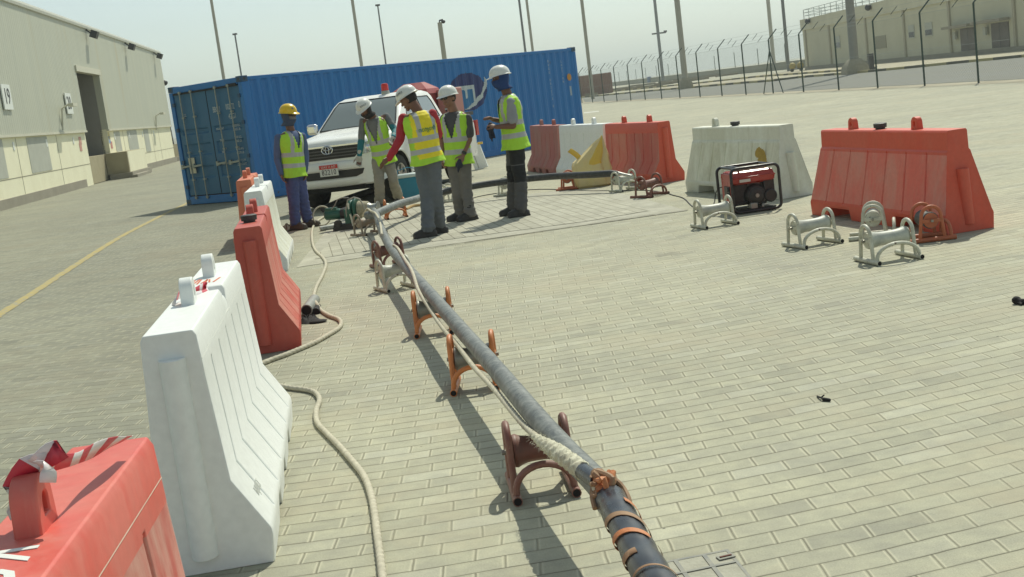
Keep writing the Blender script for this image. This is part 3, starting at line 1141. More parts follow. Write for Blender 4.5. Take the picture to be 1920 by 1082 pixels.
# doors at x = 0, outward -x
M_BAR = mat('dirty galvanised bar', (.34, .37, .33), .55, .2, dirt=(.20, .22, .20), amt=.5, scale=20)
M_GASK = plain('black door gasket', (.012, .016, .022), .7)
MB().box((.064, CW / 2, CH / 2), (.012, CW - .24, CH - .32)).build('door_gasket', M_GASK, ct)
for k, (y0, y1) in enumerate(((.145, CW / 2 - .012), (CW / 2 + .012, CW - .145))):
    bb = MB()
    zs = [.21]
    prof = [(.21, 0), (.62, 0), (.66, .035), (.86, .035), (.90, 0), (1.12, 0), (1.16, .035), (1.36, .035), (1.40, 0), (1.62, 0), (1.66, .035), (1.70, .035), (1.74, 0), (CH - .17, 0)]
    prof = [(.21, 0), (.56, 0), (.60, .03), (.80, .03), (.84, 0), (1.05, 0), (1.09, .03), (1.29, .03), (1.33, 0), (1.52, 0), (1.55, .03), (1.62, .03), (1.65, 0), (CH - .17, 0)]
    bb.rings([[Vector((.022, y, z)) for y in (y0, y0 + .08)] + [Vector((.022 + d, y, z)) for y in (y0 + .11, y1 - .11)] + [Vector((.022, y, z)) for y in (y1 - .08, y1)] for z, d in prof], close=False, cap=False)
    d_ = bb.build('door', M_CBD, ct, smooth=20)
    # hinges
    yh = y0 - .02 if k == 0 else y1 + .02
    for z in (.4, .95, 1.65, 2.2):
        MB().box((-.004, yh, z), (.04, .07, .08)).build('hinge', M_CAST, d_)
    # locking bars
    for f in (.26, .66) if k == 0 else (.40, .76):
        y = y0 + (y1 - y0) * f
        bb = MB()
        bb.tube([(-.03, y, .12), (-.03, y, CH - .12)], .0135, 8)
        for z in (.16, CH - .15):
            bb.box((-.022, y, z), (.05, .06, .045))
        for z in (.55, 1.15, 1.9):
            bb.box((-.018, y, z), (.045, .07, .035))
        lb = bb.build('locking_bar', M_BAR, d_)
        bb = MB()
        sg = 1 if (k == 1) else 1
        bb.bar((-.055, y - .03, .86), (-.055, y + .30, .84), .012, .04)
        bb.box((-.03, y + .28, .85), (.05, .06, .10))
        bb.build('handle', M_BAR, lb)
MB().box((-.008, CW - .42, .86), (.012, .20, .34)).build('placard', mat('cream placard', (.60, .58, .45), .6, amt=.4), ct)
MB().box((-.012, .33, CH - .145), (.03, .3, .05)).build('header_bracket', M_GASK, ct)
MB().box((-.0095, CW / 2, CH - .17), (.012, CW - .3, .035)).build('rain_gutter', M_GASK, ct)
M_WHT = mat('faded white lettering', (.55, .60, .60), .6, dirt=(.3, .36, .4), amt=.6, scale=30)


def door_text(s_, size, y, z, sx=.55):
    tm = text_mb(s_, size, .0008, sx)
    M = frame((-.001 + .02, y, z), (0, -1, 0), (0, 0, 1), (-1, 0, 0))
    tm.xf(M)
    tm.build('marking', M_WHT, ct, smooth=0)


door_text('BBGU', .17, .95, 1.98)
door_text('002272', .17, .50, 2.00)
door_text('0', .19, .20, 2.02)
door_text('42G1', .16, .47, 1.80, .7)
for i, (a_, c1_, c2_) in enumerate((('MAX. WT', '32500 KG', '71650 LB'), ('TARE', '3800 KG', '8380 LB'), ('NET', '28700 KG', '63270 LB'), ('CU. CAP', '67.7 CU.M', '2390 CU.FT'))):
    z = 1.60 - i * .245
    door_text(a_, .075, .93, z - .03, .8)
    door_text(c1_, .075, .40, z, .8)
    door_text(c2_, .075, .40, z - .08, .8)
door_text('CL', .09, CW - .42, 1.95, .8)
# logo painted across the corrugated side
SS = lambda px, py: hit(px, py, CB, CD)


def inside(poly, x, y):
    r_ = False
    j = len(poly) - 1
    for i in range(len(poly)):
        if (poly[i][1] > y) != (poly[j][1] > y) and x < (poly[j][0] - poly[i][0]) * (y - poly[i][1]) / (poly[j][1] - poly[i][1]) + poly[i][0]:
            r_ = not r_
        j = i
    return r_


def side_decal(polys, m_, off, name='logo', st=.02):
    bb = MB()
    for poly in polys:
        x0, x1 = min(p[0] for p in poly), max(p[0] for p in poly)
        z0, z1 = min(p[1] for p in poly), max(p[1] for p in poly)
        nx, nz = int((x1 - x0) / st) + 1, int((z1 - z0) / st) + 1
        for i in range(nx):
            xa, xb = x0 + i * st, x0 + (i + 1) * st
            run = None
            for j in range(nz + 1):
                inn = j < nz and inside(poly, (xa + xb) / 2, z0 + (j + .5) * st)
                if inn and run is None:
                    run = j
                if not inn and run is not None:
                    za, zc = z0 + run * st, z0 + j * st
                    ya, yb = .012 + corr(xa) - off, .012 + corr(xb) - off
                    bb.add([(xa, ya, za), (xb, yb, za), (xb, yb, zc), (xa, ya, zc)], [(0, 1, 2, 3)])
                    run = None
    return bb.build(name, m_, ct, smooth=0)


c0 = SS(880, 172)
rx = abs(SS(914, 168)[0] - c0[0])
rz_ = abs(SS(880, 136)[1] - c0[1])
disc = [(c0[0] + rx * math.cos(a) * 1.0, c0[1] + rz_ * 1.0 * math.sin(a)) for a in [i * 2 * math.pi / 48 for i in range(48)]]
side_decal([disc], mat('navy logo paint', (.018, .030, .14), .5, amt=.3), .002)
P8 = lambda pts: [SS(840 + x * .1108, 120 + y * .1108) for x, y in pts]
sq = P8([(100, 390), (440, 370), (470, 660), (300, 770), (120, 760)])
side_decal([sq], mat('light blue logo paint', (.03, .17, .37), .5, amt=.3), .004)
cres = P8([(622, 205), (655, 260), (668, 330), (655, 410), (590, 570), (490, 690), (390, 760), (290, 775), (400, 700), (480, 600), (560, 510), (620, 380), (635, 290)])
tl = P8([(100, 390), (440, 352), (482, 640), (445, 650), (418, 420), (325, 430), (340, 560), (320, 590), (305, 575), (285, 440), (100, 465)])
side_decal([cres, tl], M_WHT, .006)
# vertical registration letters near the far end, each on one rib
for s_, x, z, size in (('BBGU 002272 0', CL - 1.35, 1.72, .10), ('CAUTION', CL - .75, 2.0, .09)):
    zz = z + len(s_) * size * .5
    xr = .12 + PITCHC * round((x - .12) / PITCHC) + .04
    bb = MB()
    for chh in s_:
        zz -= size * 1.02
        if chh != ' ':
            tm = text_mb(chh, size, .0008, .8)
            tm.xf(frame((xr, .0095, zz), (1, 0, 0), (0, 0, 1), (0, -1, 0)))
            bb.add(tm.v, tm.f)
    bb.build('marking', M_WHT, ct, smooth=0)
xr = .12 + PITCHC * 38 + .046
MB().lathe((xr, .011, 1.78), (0, -1, 0), [(0, .10), (.002, .10)], 16).build('orange_sticker', mat('orange sticker', (.55, .25, .03), .5), ct, smooth=0)
MB().box((xr, .010, 1.4), (.08, .002, .26)).build('data_sticker', mat('grey sticker', (.35, .42, .48), .5, amt=.6, scale=40), ct, smooth=0)

# ================================================================== plastic barriers
def dusty(name, col, dust, amt=.55, rough=.45, scale=3.):
    """barrier plastic with rubbed and streaked dust"""
    m = bpy.data.materials.new(name)
    t, p = nodes(m)
    tc = N(t, 'ShaderNodeTexCoord').outputs['Object']
    mp = N(t, 'ShaderNodeMapping')
    mp.inputs['Scale'].default_value = (1, 1, .35)
    t.links.new(tc, mp.inputs[0])
    n1 = N(t, 'ShaderNodeTexNoise', i_Scale=scale, i_Detail=9., i_Roughness=.62, i_Distortion=.6)
    t.links.new(mp.outputs[0], n1.inputs['Vector'])
    mp2 = N(t, 'ShaderNodeMapping')
    mp2.inputs['Scale'].default_value = (1, 1, .08)
    t.links.new(tc, mp2.inputs[0])
    n2 = N(t, 'ShaderNodeTexNoise', i_Scale=22., i_Detail=6., i_Roughness=.7)
    t.links.new(mp2.outputs[0], n2.inputs['Vector'])
    f = ramp(t, n1.outputs[0], [(.36, (0, 0, 0)), (.60, (1, 1, 1))])
    f2 = ramp(t, n2.outputs[0], [(.52, (0, 0, 0)), (.72, (1, 1, 1))])
    ff = mth(t, 'MINIMUM', mth(t, 'ADD', mth(t, 'MULTIPLY', f, amt), mth(t, 'MULTIPLY', f2, amt * .45)), 1.)
    c = mixc(t, ff, col, dust)
    n3 = N(t, 'ShaderNodeTexNoise', i_Scale=30., i_Detail=5.)
    t.links.new(tc, n3.inputs['Vector'])
    c = mixc(t, 1., c, ramp(t, n3.outputs[0], [(.3, (.95, .95, .95)), (.7, (1.03, 1.03, 1.03))]), 'MULTIPLY')
    t.links.new(c, p.inputs['Base Color'])
    t.links.new(mth(t, 'MULTIPLY_ADD', ff, .4, rough), p.inputs['Roughness'])
    p.inputs['Specular IOR Level'].default_value = .35
    b = N(t, 'ShaderNodeBump', i_Strength=.06, i_Distance=.01)
    t.links.new(n3.outputs[0], b.inputs['Height'])
    t.links.new(b.outputs[0], p.inputs['Normal'])
    return m


M_SLOT = plain('dark hollow', (.02, .018, .015), .9)
M_CAP = mat('black filler cap', (.025, .027, .03), .55, dirt=(.09, .09, .085), amt=.6, scale=20)


def tab_mb(y, z, w=.10, h=.11, t=.05, x=0):
    """lifting eye: rounded upright plate with a slot through it"""
    bb = MB()
    n = 12
    out, inn = [], []
    for i in range(n + 1):
        a = math.pi * i / n
        out.append((y + w / 2 * math.cos(a), z + h - w / 2 + w / 2 * math.sin(a)))
        inn.append((y + w * .17 * math.cos(a), z + h - w * .55 + w * .20 * math.sin(a)))
    out = [(y + w / 2 * 1.12, z - .004)] + out + [(y - w / 2 * 1.12, z - .004)]
    inn = [(y + w * .17, z + h * .25)] + inn + [(y - w * .17, z + h * .25)]
    m = len(out)
    vs = [(x + sx_ * t / 2, a, b_) for sx_ in (-1, 1) for loop in (out, inn) for a, b_ in loop]
    fs = []
    for i in range(m - 1):
        fs += [(i, i + 1, m + i + 1, m + i), (2 * m + i, 3 * m + i, 3 * m + i + 1, 2 * m + i + 1)]
        fs += [(i, 2 * m + i, 2 * m + i + 1, i + 1), (m + i, m + i + 1, 3 * m + i + 1, 3 * m + i)]
    fs += [(m - 1, 0, m, 2 * m - 1), (3 * m - 1, 4 * m - 1, 3 * m, 2 * m), (2 * m - 1, m, 3 * m, 4 * m - 1), (0, m - 1, 3 * m - 1, 2 * m)]
    bb.add(vs, fs)
    return bb


TYPES = {
    'jersey': dict(L=2.12, lv=[0, .10, .125, .14, .32, .715, .73, .85, .87], hw=[.235, .245, .243, .236, .130, .103, .103, .096, .085], g=(3, 5), grooves=[-.80, -.48, -.16, .16, .48, .80], slots=[(-.5, .09), (0, .09), (.5, .09)], zs=.085, tap=0),
    'wedge': dict(L=2.40, lv=[0, .125, .14, .155, .40, .615, .635, .65, .795, .81], hw=[.21, .218, .214, .208, .155, .110, .106, .092, .088, .078], g=(3, 5), grooves=[-.88, -.53, -.18, .18, .53, .88], slots=[(-.62, .20), (.62, .20)], zs=.095, tap=.075),
}


def barrier(near, far, kind, mats, label, cap=None, tabs=(-.58, .58), rib='near', group='water-filled plastic barriers', notch=True, tabscale=1., Lo=None):
    T = TYPES[kind]
    near, far = Vector(near), Vector(far)
    d = (far - near).normalized()
    L = Lo or T['L']
    c = near + d * L / 2
    root = thing('plastic_barrier', (c.x, c.y, 0), label, 'traffic barrier', group, rz=math.atan2(d.y, d.x) - math.pi / 2)
    k = L / T['L']
    H = T['lv'][-1]
    st = {-L / 2: 0, L / 2: 0, -L / 2 + .012: 0, L / 2 - .012: 0}
    gw = .014
    for g in T['grooves']:
        g *= k
        for o, fl_ in ((-gw, 0), (-gw * .45, 1), (gw * .45, 1), (gw, 0)):
            st[round(g + o, 4)] = fl_
    sl = []
    for s_, hw_ in T['slots']:
        s_, hw_ = s_ * k, hw_ * k
        for o in (-hw_ - .035, -hw_, hw_, hw_ + .035):
            st.setdefault(round(s_ + o, 4), 0)
        sl.append((s_, hw_))
    if notch:
        for o in (-.075, -.06, .06, .075):
            st.setdefault(round(o + .04, 4), 0)
    rs = []
    for y in sorted(st):
        gr = st[y]
        zb = 0
        for s_, hw_ in sl:
            e = abs(y - s_)
            if e < hw_ + .034:
                zb = T['zs'] if e <= hw_ + .001 else 0
                if hw_ + .001 < e:
                    zb = T['zs'] * (1 - (e - hw_) / .035)
        pts = []
        endk = .985 if abs(abs(y) - L / 2) < .002 else 1
        for i, (z, w_) in enumerate(zip(T['lv'], T['hw'])):
            if gr and T['g'][0] <= i <= T['g'][1]:
                w_ -= .016
            zz = max(z, zb) if i < 2 else z
            if notch and abs(y - .04) < .068 and i >= len(T['lv']) - 2:
                zz -= .045
            f = 1 - T['tap'] * min(1, max(0, (z - .13) / .5))
            pts.append((w_ * endk, y * f, zz))
        rs.append([Vector(p) for p in pts] + [Vector((-p[0], p[1], p[2])) for p in reversed(pts)])
    bb = MB()
    bb.rings(rs)
    z0, z1 = T['lv'][T['g'][0]], T['lv'][T['g'][1]]
    n = len(rs[0])
    nl = len(T['lv'])
    for i, f in enumerate(bb.f[:-2]):
        j = i % n
        if (T['g'][0] <= j < T['g'][1]) or (T['g'][0] <= n - 2 - j < T['g'][1]):
            bb.m[i] = 1
    bb.build('shell', [mats[0], mats[1]], root, smooth=28, bevel=.007)
    f = 1 - T['tap']
    for y in tabs:
        tb = tab_mb(y * f, H, .10 * tabscale, .105 * tabscale, .052 * tabscale)
        tb.build('lifting_eye', mats[0], root, smooth=30, bevel=.004)
    if cap is not None:
        bb = MB()
        bb.lathe((0, cap * f, H), (0, 0, 1), [(0, .042), (.012, .042), (.014, .056), (.05, .058), (.054, .05)], 18)
        bb.build('filler_cap', M_CAP, root, smooth=40)
    # half-round coupling rib on the end
    for e in ((-1,) if rib == 'near' else (1,)):
        bb = MB()
        ztop = .78 if kind == 'jersey' else .50
        y0 = e * (L / 2 * (1 - T['tap'] * .1) - .012)
        y1 = e * (L / 2 * (1 - T['tap'] * (1 if kind != 'jersey' else .1)) - .012)
        rr = .048
        ring = []
        for z in (.06, ztop):
            yy = y0 + (y1 - y0) * (z / .65 if kind != 'jersey' else 0)
            if kind != 'jersey' and z > .2:
                yy = y0 + e * .0 + (y1 - y0) * .55
            ring.append([Vector((rr * math.cos(a), yy + e * (rr * 1.35 * math.sin(a)), z)) for a in [math.pi * i / 10 for i in range(11)]])
        bb.rings(ring)
        bb.build('coupling_rib', mats[0], root, smooth=40, bevel=.003)
    return root


W_P = dusty('white barrier plastic', (.84, .86, .83), (.70, .71, .64), .16, .38)
W_P2 = dusty('white barrier ribbed face', (.84, .86, .83), (.70, .71, .64), .2, .38)
WD_P = dusty('grubby white plastic', (.76, .77, .67), (.52, .50, .36), .40, .5)
WD_P2 = dusty('grubby ribbed face', (.80, .80, .66), (.48, .45, .30), .50, .55, 5)
R_P = dusty('red barrier plastic', (.50, .060, .040), (.50, .24, .18), .22, .42)
R_P2 = dusty('red ribbed face dusty', (.56, .09, .06), (.56, .27, .21), .70, .5)
RN_P = dusty('near red plastic', (.66, .075, .055), (.68, .34, .27), .36, .36, 5)
RN_P2 = dusty('near red ribbed face', (.50, .05, .04), (.62, .35, .28), .85, .45, 4.5)
O_P = dusty('orange red plastic', (.66, .088, .045), (.58, .22, .15), .22, .42)
O_P2 = dusty('orange red dusty face', (.72, .145, .10), (.66, .31, .24), .70, .55)
O_L = dusty('orange barrier plastic', (.66, .17, .085), (.58, .30, .20), .3, .45)
PB_ = dusty('pinkish faded red', (.42, .12, .10), (.40, .23, .20), .8, .55)

dl = Vector((-.127, .992, 0))
# left row, nearest first
nA = V(200, 940, 2.0)
B1 = barrier((-.785 - .0, .63, 0), (-.945, 2.75, 0), 'jersey', (RN_P, RN_P2), 'nearest red barrier in the bottom corner, tape tied round its lifting eye', tabs=(.475, -.5), rib='near', notch=False, tabscale=.95)
B2 = barrier((-1.192, 4.22, 0), (-1.46, 6.35, 0), 'jersey', (W_P, W_P2), 'big clean white barrier behind the nearest red one, taped on top', tabs=(-.36, .50), tabscale=1.0)
B3 = barrier((-1.712, 8.36, 0), (-2.03, 10.47, 0), 'jersey', (R_P, R_P2), 'red barrier with black filler cap, standing between two white barriers', cap=-.62, tabs=(-.30, .40))
B4 = barrier((-2.537, 12.95, 0), (-2.80, 15.05, 0), 'jersey', (W_P, WD_P), 'white barrier in the left row, between the red and the orange one', tabs=(-.15, .62))
B5 = barrier((-3.25, 16.1, 0), (-3.55, 18.2, 0), 'jersey', (O_L, O_L), 'orange barrier farthest down the left row, before the container doors', tabs=(-.5, .45))
# right group
C3 = barrier((2.44, 17.83, 0), (1.88, 19.86, 0), 'jersey', (O_P, R_P2), 'red barrier behind the yellow bag with the maroon cable roller in front', tabs=(-.55, .45), notch=False)
C2 = barrier((1.86, 20.1, 0), (1.28, 22.1, 0), 'jersey', (W_P, W_P2), 'white barrier behind the yellow bag, linked between two red barriers', tabs=(-.45, .55), notch=False)
C1 = barrier((1.25, 22.35, 0), (.84, 24.4, 0), 'jersey', (PB_, PB_), 'faded red barrier at the far end of the right-hand group next to the container', tabs=(-.5, .45), notch=False)
D = barrier((3.28, 13.82, 0), (2.60, 16.12, 0), 'wedge', (WD_P, WD_P2), 'grubby white barrier with a yellow stain behind the generator', cap=.10, tabs=(.66,), notch=False)
E_ = barrier((3.665, 9.76, 0), (3.20, 12.13, 0), 'wedge', (O_P, O_P2), 'big orange-red barrier behind the cluster of cable rollers', cap=.12, tabs=(-.55, .66), notch=False)
# yellow stain on the grubby barrier's ribbed face, red scribble on cap
bb = MB()
pts = [(-.86, .30), (-.80, .52), (-.74, .56), (-.66, .54), (-.62, .50), (-.58, .38), (-.55, .22), (-.70, .18)]
T = TYPES['wedge']


def wedge_x(z):
    for i in range(len(T['lv']) - 1):
        if T['lv'][i] <= z <= T['lv'][i + 1]:
            f = (z - T['lv'][i]) / (T['lv'][i + 1] - T['lv'][i])
            return T['hw'][i] + (T['hw'][i + 1] - T['hw'][i]) * f
    return .2


# moulding seams under the cap
for ob_, z_ in ((B1, .772), (B2, .765)):
    for s_ in (-1, 1):
        L_ = 1.055
        MB().tube([(s_ * .0995, -L_, z_), (s_ * .0995, L_, z_)], .0022, 5).build('mould_seam', (mat('seam dust', (.55, .42, .32), .8) if ob_ is B1 else mat('pale seam', (.66, .67, .60), .8)), ob_)
# tape
M_TW = mat('white barrier tape', (.75, .70, .70), .35, amt=.3)
M_TR = mat('red barrier tape', (.60, .04, .07), .35, amt=.3)


def tape(path, w_, name_parent, tw=0., label=None, cat=None):
    path = smooth_path(path, .012)
    bb = MB()
    vs = []
    acc = 0
    mi = []
    for i, p in enumerate(path):
        d = (path[min(i + 1, len(path) - 1)] - path[max(0, i - 1)]).normalized()
        s_ = d.cross(Vector((0, 0, 1)))
        if s_.length < .1:
            s_ = Vector((1, 0, 0))
        s_.normalize()
        a = .75 + tw * i * .08 + .35 * math.sin(i * .11)
        nn = s_.cross(d)
        q = s_ * math.cos(a) + nn * math.sin(a)
        ww = w_ * (.75 + .25 * math.sin(i * .23 + 1))
        vs += [p + q * ww / 2 + nn * .0015, p - q * ww / 2 + nn * .0015]
        if i:
            acc += (path[i] - path[i - 1]).length
            mi.append(int(acc / .055) % 2)
    o = len(path)
    bb.add(vs, [(2 * i, 2 * i + 1, 2 * i + 3, 2 * i + 2) for i in range(o - 1)])
    bb.m = mi
    ob = bb.build('tape', [M_TW, M_TR], None)
    md = ob.modifiers.new('t', 'SOLIDIFY')
    md.thickness = .0012
    return ob


# tape round the near lifting eye: up over its crown, then trailing to the far end of the top
tapes = []
eye = V(85, 950, 2.33)
ey = 2.165
o = tape([V(40, 960, ey - .02), V(28, 930, ey), V(40, 900, ey + .0), V(58, 872, ey), V(78, 868, ey), V(105, 868, ey + .03), V(140, 862, ey + .10), V(170, 848, ey + .20), V(205, 835, ey + .30), V(240, 823, ey + .42)], .052, None, .0)
tag(o, 'long red and white tape tied over the lifting eye of the nearest red barrier', 'barrier tape')
o2 = tape([V(68, 872, ey), V(85, 858, ey), V(100, 846, ey), V(116, 842, ey), V(108, 852, ey - .01), V(84, 868, ey)], .042, None, .3)
o2.name = 'tape_knot'
o2.parent = o
o3 = tape([V(72, 873, ey - .03), V(88, 872, ey - .035), V(92, 885, ey - .04), V(91, 905, ey - .045)], .03, None, .0)
o3.name = 'tape_end'
o3.parent = o
yy = 5.15
o = tape([V(326, 572, 4.9), V(328, 560, 4.92), V(338, 552, 5.0), V(355, 550, 5.1), V(372, 545, 5.2), V(385, 540, 5.3), V(392, 548, 5.25), V(372, 552, 5.15), V(358, 556, 5.1)], .05, None, .25)
tag(o, 'crumpled scrap of red and white tape on the top of the near white barrier', 'barrier tape')
# painted marks
tm = text_mb('KO', .20, .0006, .75)
tm.xf(frame((-.925, 1.950, .8712), (.08, -.996, 0), (.996, .08, 0), (0, 0, 1)))
o = tm.build('painted_letters', mat('white stencil', (.78, .80, .76), .6), None, smooth=0)
o.parent = B1
o.matrix_parent_inverse = B1.matrix_basis.inverted()
random.seed(5)
bb = MB()
for i in range(7):
    x0, y0 = -.07 + i * .018, .25 + random.uniform(-.01, .01)
    bb.bar((x0, y0, .8715), (x0 + random.uniform(-.01, .02), y0 + random.uniform(.10, .16), .8715), .008, .001)
bb.build('orange_marking', mat('orange marker', (.70, .16, .06), .6), B2, smooth=0)
# moulded lettering on the near white barrier (raised, same plastic)
tm = text_mb('/NJV/AT', .05, .0015, .8)
zc = .215
xs_ = .243 + (.130 - .243) * (zc - .125) / (.32 - .125)
sn = Vector((.195, 0, .11)).normalized()
up_ = Vector((-.11, 0, .195)).normalized()
tm.xf(frame((xs_ + .0015, -.83, zc), (0, 1, 0), up_, sn))
tm.build('moulded_lettering', mat('moulded grey', (.66, .67, .62), .5), B2, smooth=0)
# yellow adhesive stain, on the +x... visible face of the grubby barrier
bb = MB()
grid = {}
for i in range(40):
    for j in range(40):
        y = -.98 + i * .012
        z = .14 + j * .012
        cx, cz = -.80, .36
        dd = math.hypot((y + .80) / .13, (z - .36) / .20)
        dd2 = math.hypot((y + .72) / .10, (z - .50) / .07)
        if min(dd, dd2) + .12 * noise.noise(Vector((y * 9, z * 9, 1))) < .9:
            q = []
            for a, c in ((0, 0), (1, 0), (1, 1), (0, 1)):
                yy_, zz_ = y + a * .012, z + c * .012
                f = 1 - .075 * min(1, max(0, (zz_ - .13) / .5))
                q.append((-(wedge_x(zz_) + .0015), yy_ * f, zz_))
            bb.add(q, [(0, 1, 2, 3)])
bb.build('yellow_stain', mat('yellow adhesive', (.42, .27, .03), .6, amt=.5, scale=12), D, smooth=30)


# ================================================================== cable rollers
M_RB = mat('roller bearing steel', (.30, .29, .25), .45, .5, dirt=(.12, .10, .08), amt=.6, scale=25)
RC = {
    'white': (mat('chipped cream roller paint', (.60, .60, .49), .5, dirt=(.38, .36, .27), amt=.7, scale=18, spots=((.12, .085, .06), 26, .62)), mat('worn cream drum', (.56, .57, .48), .45, dirt=(.26, .27, .25), amt=.8, scale=9)),
    'orange': (mat('orange roller paint', (.62, .20, .055), .45, dirt=(.42, .17, .07), amt=.6, scale=15, spots=((.16, .10, .07), 30, .66)), mat('grey worn drum', (.23, .24, .22), .4, .4, dirt=(.34, .33, .28), amt=.7, scale=12)),
    'maroon': (mat('maroon roller paint', (.20, .075, .055), .5, dirt=(.28, .16, .12), amt=.7, scale=18, spots=((.34, .27, .21), 28, .66)), mat('maroon drum', (.22, .085, .06), .5, dirt=(.13, .07, .055), amt=.8, scale=10)),
    'brown': (mat('brown grey roller paint', (.22, .165, .12), .6, dirt=(.36, .33, .26), amt=.8, scale=20), mat('brown drum', (.30, .20, .14), .5, dirt=(.38, .36, .30), amt=.8, scale=10)),
    'redorange': (mat('red orange roller paint', (.50, .13, .05), .5, dirt=(.35, .13, .07), amt=.6, scale=15, spots=((.14, .09, .07), 30, .66)), mat('dark rubber drum', (.07, .075, .075), .5, dirt=(.22, .22, .2), amt=.5, scale=10)),
}
M_HOLE = plain('tube bore', (.012, .01, .01), .9)


def roller(c, yaw, w_, colr, label, hh=.275, tl=.36, group='cable rollers on the paving'):
    root = thing('cable_roller', (c[0], c[1], 0), label, 'cable roller', group, rz=yaw)
    pm, dm = RC[colr]
    hw = w_ / 2
    for s_ in (-1, 1):
        x = s_ * hw
        bb = MB()
        hr = .075
        pts = [(x, -hr - .02, .03), (x, -hr, hh - hr)] + [(x, -hr * math.cos(a), hh - hr + hr * math.sin(a)) for a in [math.pi * i / 12 for i in range(1, 12)]] + [(x, hr, hh - hr), (x, hr + .02, .03)]
        bb.tube(pts, .0140, 10)
        bb.bar((x + s_ * .006, -hr, .165), (x + s_ * .006, hr, .165), .008, .026)
        bb.lathe((x - s_ * .012, 0, .165), (s_, 0, 0), [(0, .058), (.006, .058)], 16)
        f_ = bb.build('side_frame', pm, root)
        bb = MB()
        bb.tube([(x, -tl / 2, .019), (x, tl / 2, .019)], .019, 12)
        ft = bb.build('foot_tube', pm, root)
        for e in (-1, 1):
            MB().lathe((x, e * (tl / 2 + .0006), .019), (0, e, 0), [(0, .0150), (.0004, .0150)], 12).build('tube_bore', M_HOLE, ft, smooth=0)
        bb = MB()
        bb.tube([(x + s_ * .012, 0, .165), (x + s_ * .028, 0, .165)], .011, 8)
        bb.build('axle_nut', M_RB, f_)
    for e in (-1,):
        bb = MB()
        y = e * tl * .40
        n = 14
        bb.tube([(-hw * math.cos(math.pi * i / n), y, .025 + .115 * math.sin(math.pi * i / n) ** .8) for i in range(n + 1)], .0140, 9)
        bb.build('arch_tube', pm, root)
    bb = MB()
    hd = hw - .018
    n = 14
    prof = [(-hd - .002, .012), (-hd, .064), (-hd + .012, .066)]
    for i in range(n + 1):
        u = -1 + 2 * i / n
        prof.append((u * (hd - .014), .050 + .015 * abs(u) ** 3))
    prof += [(hd - .012, .066), (hd, .064), (hd + .002, .012)]
    bb.lathe((0, 0, .165), (1, 0, 0), prof, 22)
    bb.build('drum', dm, root)
    return root


def roller_feet(fl_, fr_, w_, colr, label, tl=.36, hh=.275):
    a, c = G(*fl_), G(*fr_)
    d = (c - a)
    yaw = math.atan2(d.y, d.x)
    n = Vector((-math.sin(yaw), math.cos(yaw), 0))
    m = (a + c) / 2 + n * tl / 2
    return roller(m, yaw, w_, colr, label, hh, tl)


roller_feet((975, 950), (1080, 934), .225, 'maroon', 'maroon roller nearest the camera, under the spliced rope end of the cable')
roller_feet((853, 744), (929, 735), .225, 'orange', 'orange roller under the cable, second from the camera behind the near maroon one', hh=.29)
roller_feet((784, 636), (846, 628), .235, 'orange', 'orange roller under the cable just in front of the small white one', hh=.29)
roller_feet((732, 550), (779, 541), .25, 'white', 'rust-chipped white roller under the cable between an orange and a maroon roller', hh=.27)
roller_feet((722, 506), (768, 497), .25, 'maroon', 'small maroon roller under the cable beside the crack in the paving', hh=.27)
roller((G(692, 440).x, G(692, 440).y), R(38), .30, 'brown', 'brown-grey roller where the cable bends beside the green winch')
roller((G(743, 409).x, G(743, 409).y), R(12), .27, 'orange', 'orange roller under the grey cable between winch and red-sleeved worker')
p = G(838, 379)
roller((p.x, p.y), R(70), .24, 'white', 'white roller half hidden behind the legs of the red-sleeved worker')
p = G(950, 366)
roller((p.x, p.y), R(78), .26, 'white', 'pale roller half hidden behind the legs of the blue-masked worker')
p = G(1067, 355)
roller((p.x, p.y), R(80), .27, 'redorange', 'red-orange roller carrying the black cable end left of the yellow bag')
roller_feet((1164, 361.5), (1204, 354), .30, 'white', 'white roller right of the yellow bag by the black cable end', tl=.3)
# tubes pointing to the right: foot tubes along (from left pair to right pair)
a, c, d_, e_ = G(1194, 371), G(1212, 373), G(1224, 363), G(1245, 366)
m = (a + c + d_ + e_) / 4
roller((m.x, m.y), math.atan2((d_ - a).y + (e_ - c).y, (d_ - a).x + (e_ - c).x) * 1.0, .34, 'maroon', 'dull maroon roller standing before the red barrier, no cable on it')
for q4, lab in ((((1299, 426), (1319, 432), (1361, 415.7), (1383, 422)), 'clean white roller in front of the generator'),
                (((1475, 460), (1508, 470), (1538, 450), (1574, 457)), 'white roller standing alone left of the big orange-red barrier cluster'),
                (((1612, 488), (1645, 500), (1686, 478), (1722, 485.5)), 'chipped white roller frontmost of the cluster before the orange-red barrier')):
    a, c, d_, e_ = [G(*q) for q in q4]
    m = (a + c + d_ + e_) / 4
    v = (d_ + e_ - a - c)
    roller((m.x, m.y), math.atan2(v.y, v.x), .33, 'white', lab, tl=.37)
p = G(1640, 445)
roller((p.x, p.y), R(72), .24, 'white', 'white roller turned end-on at the left foot of the orange-red barrier', tl=.40)
p = G(1740, 450)
roller((p.x, p.y), R(88), .24, 'redorange', 'red-orange roller turned end-on against the orange-red barrier', tl=.36)

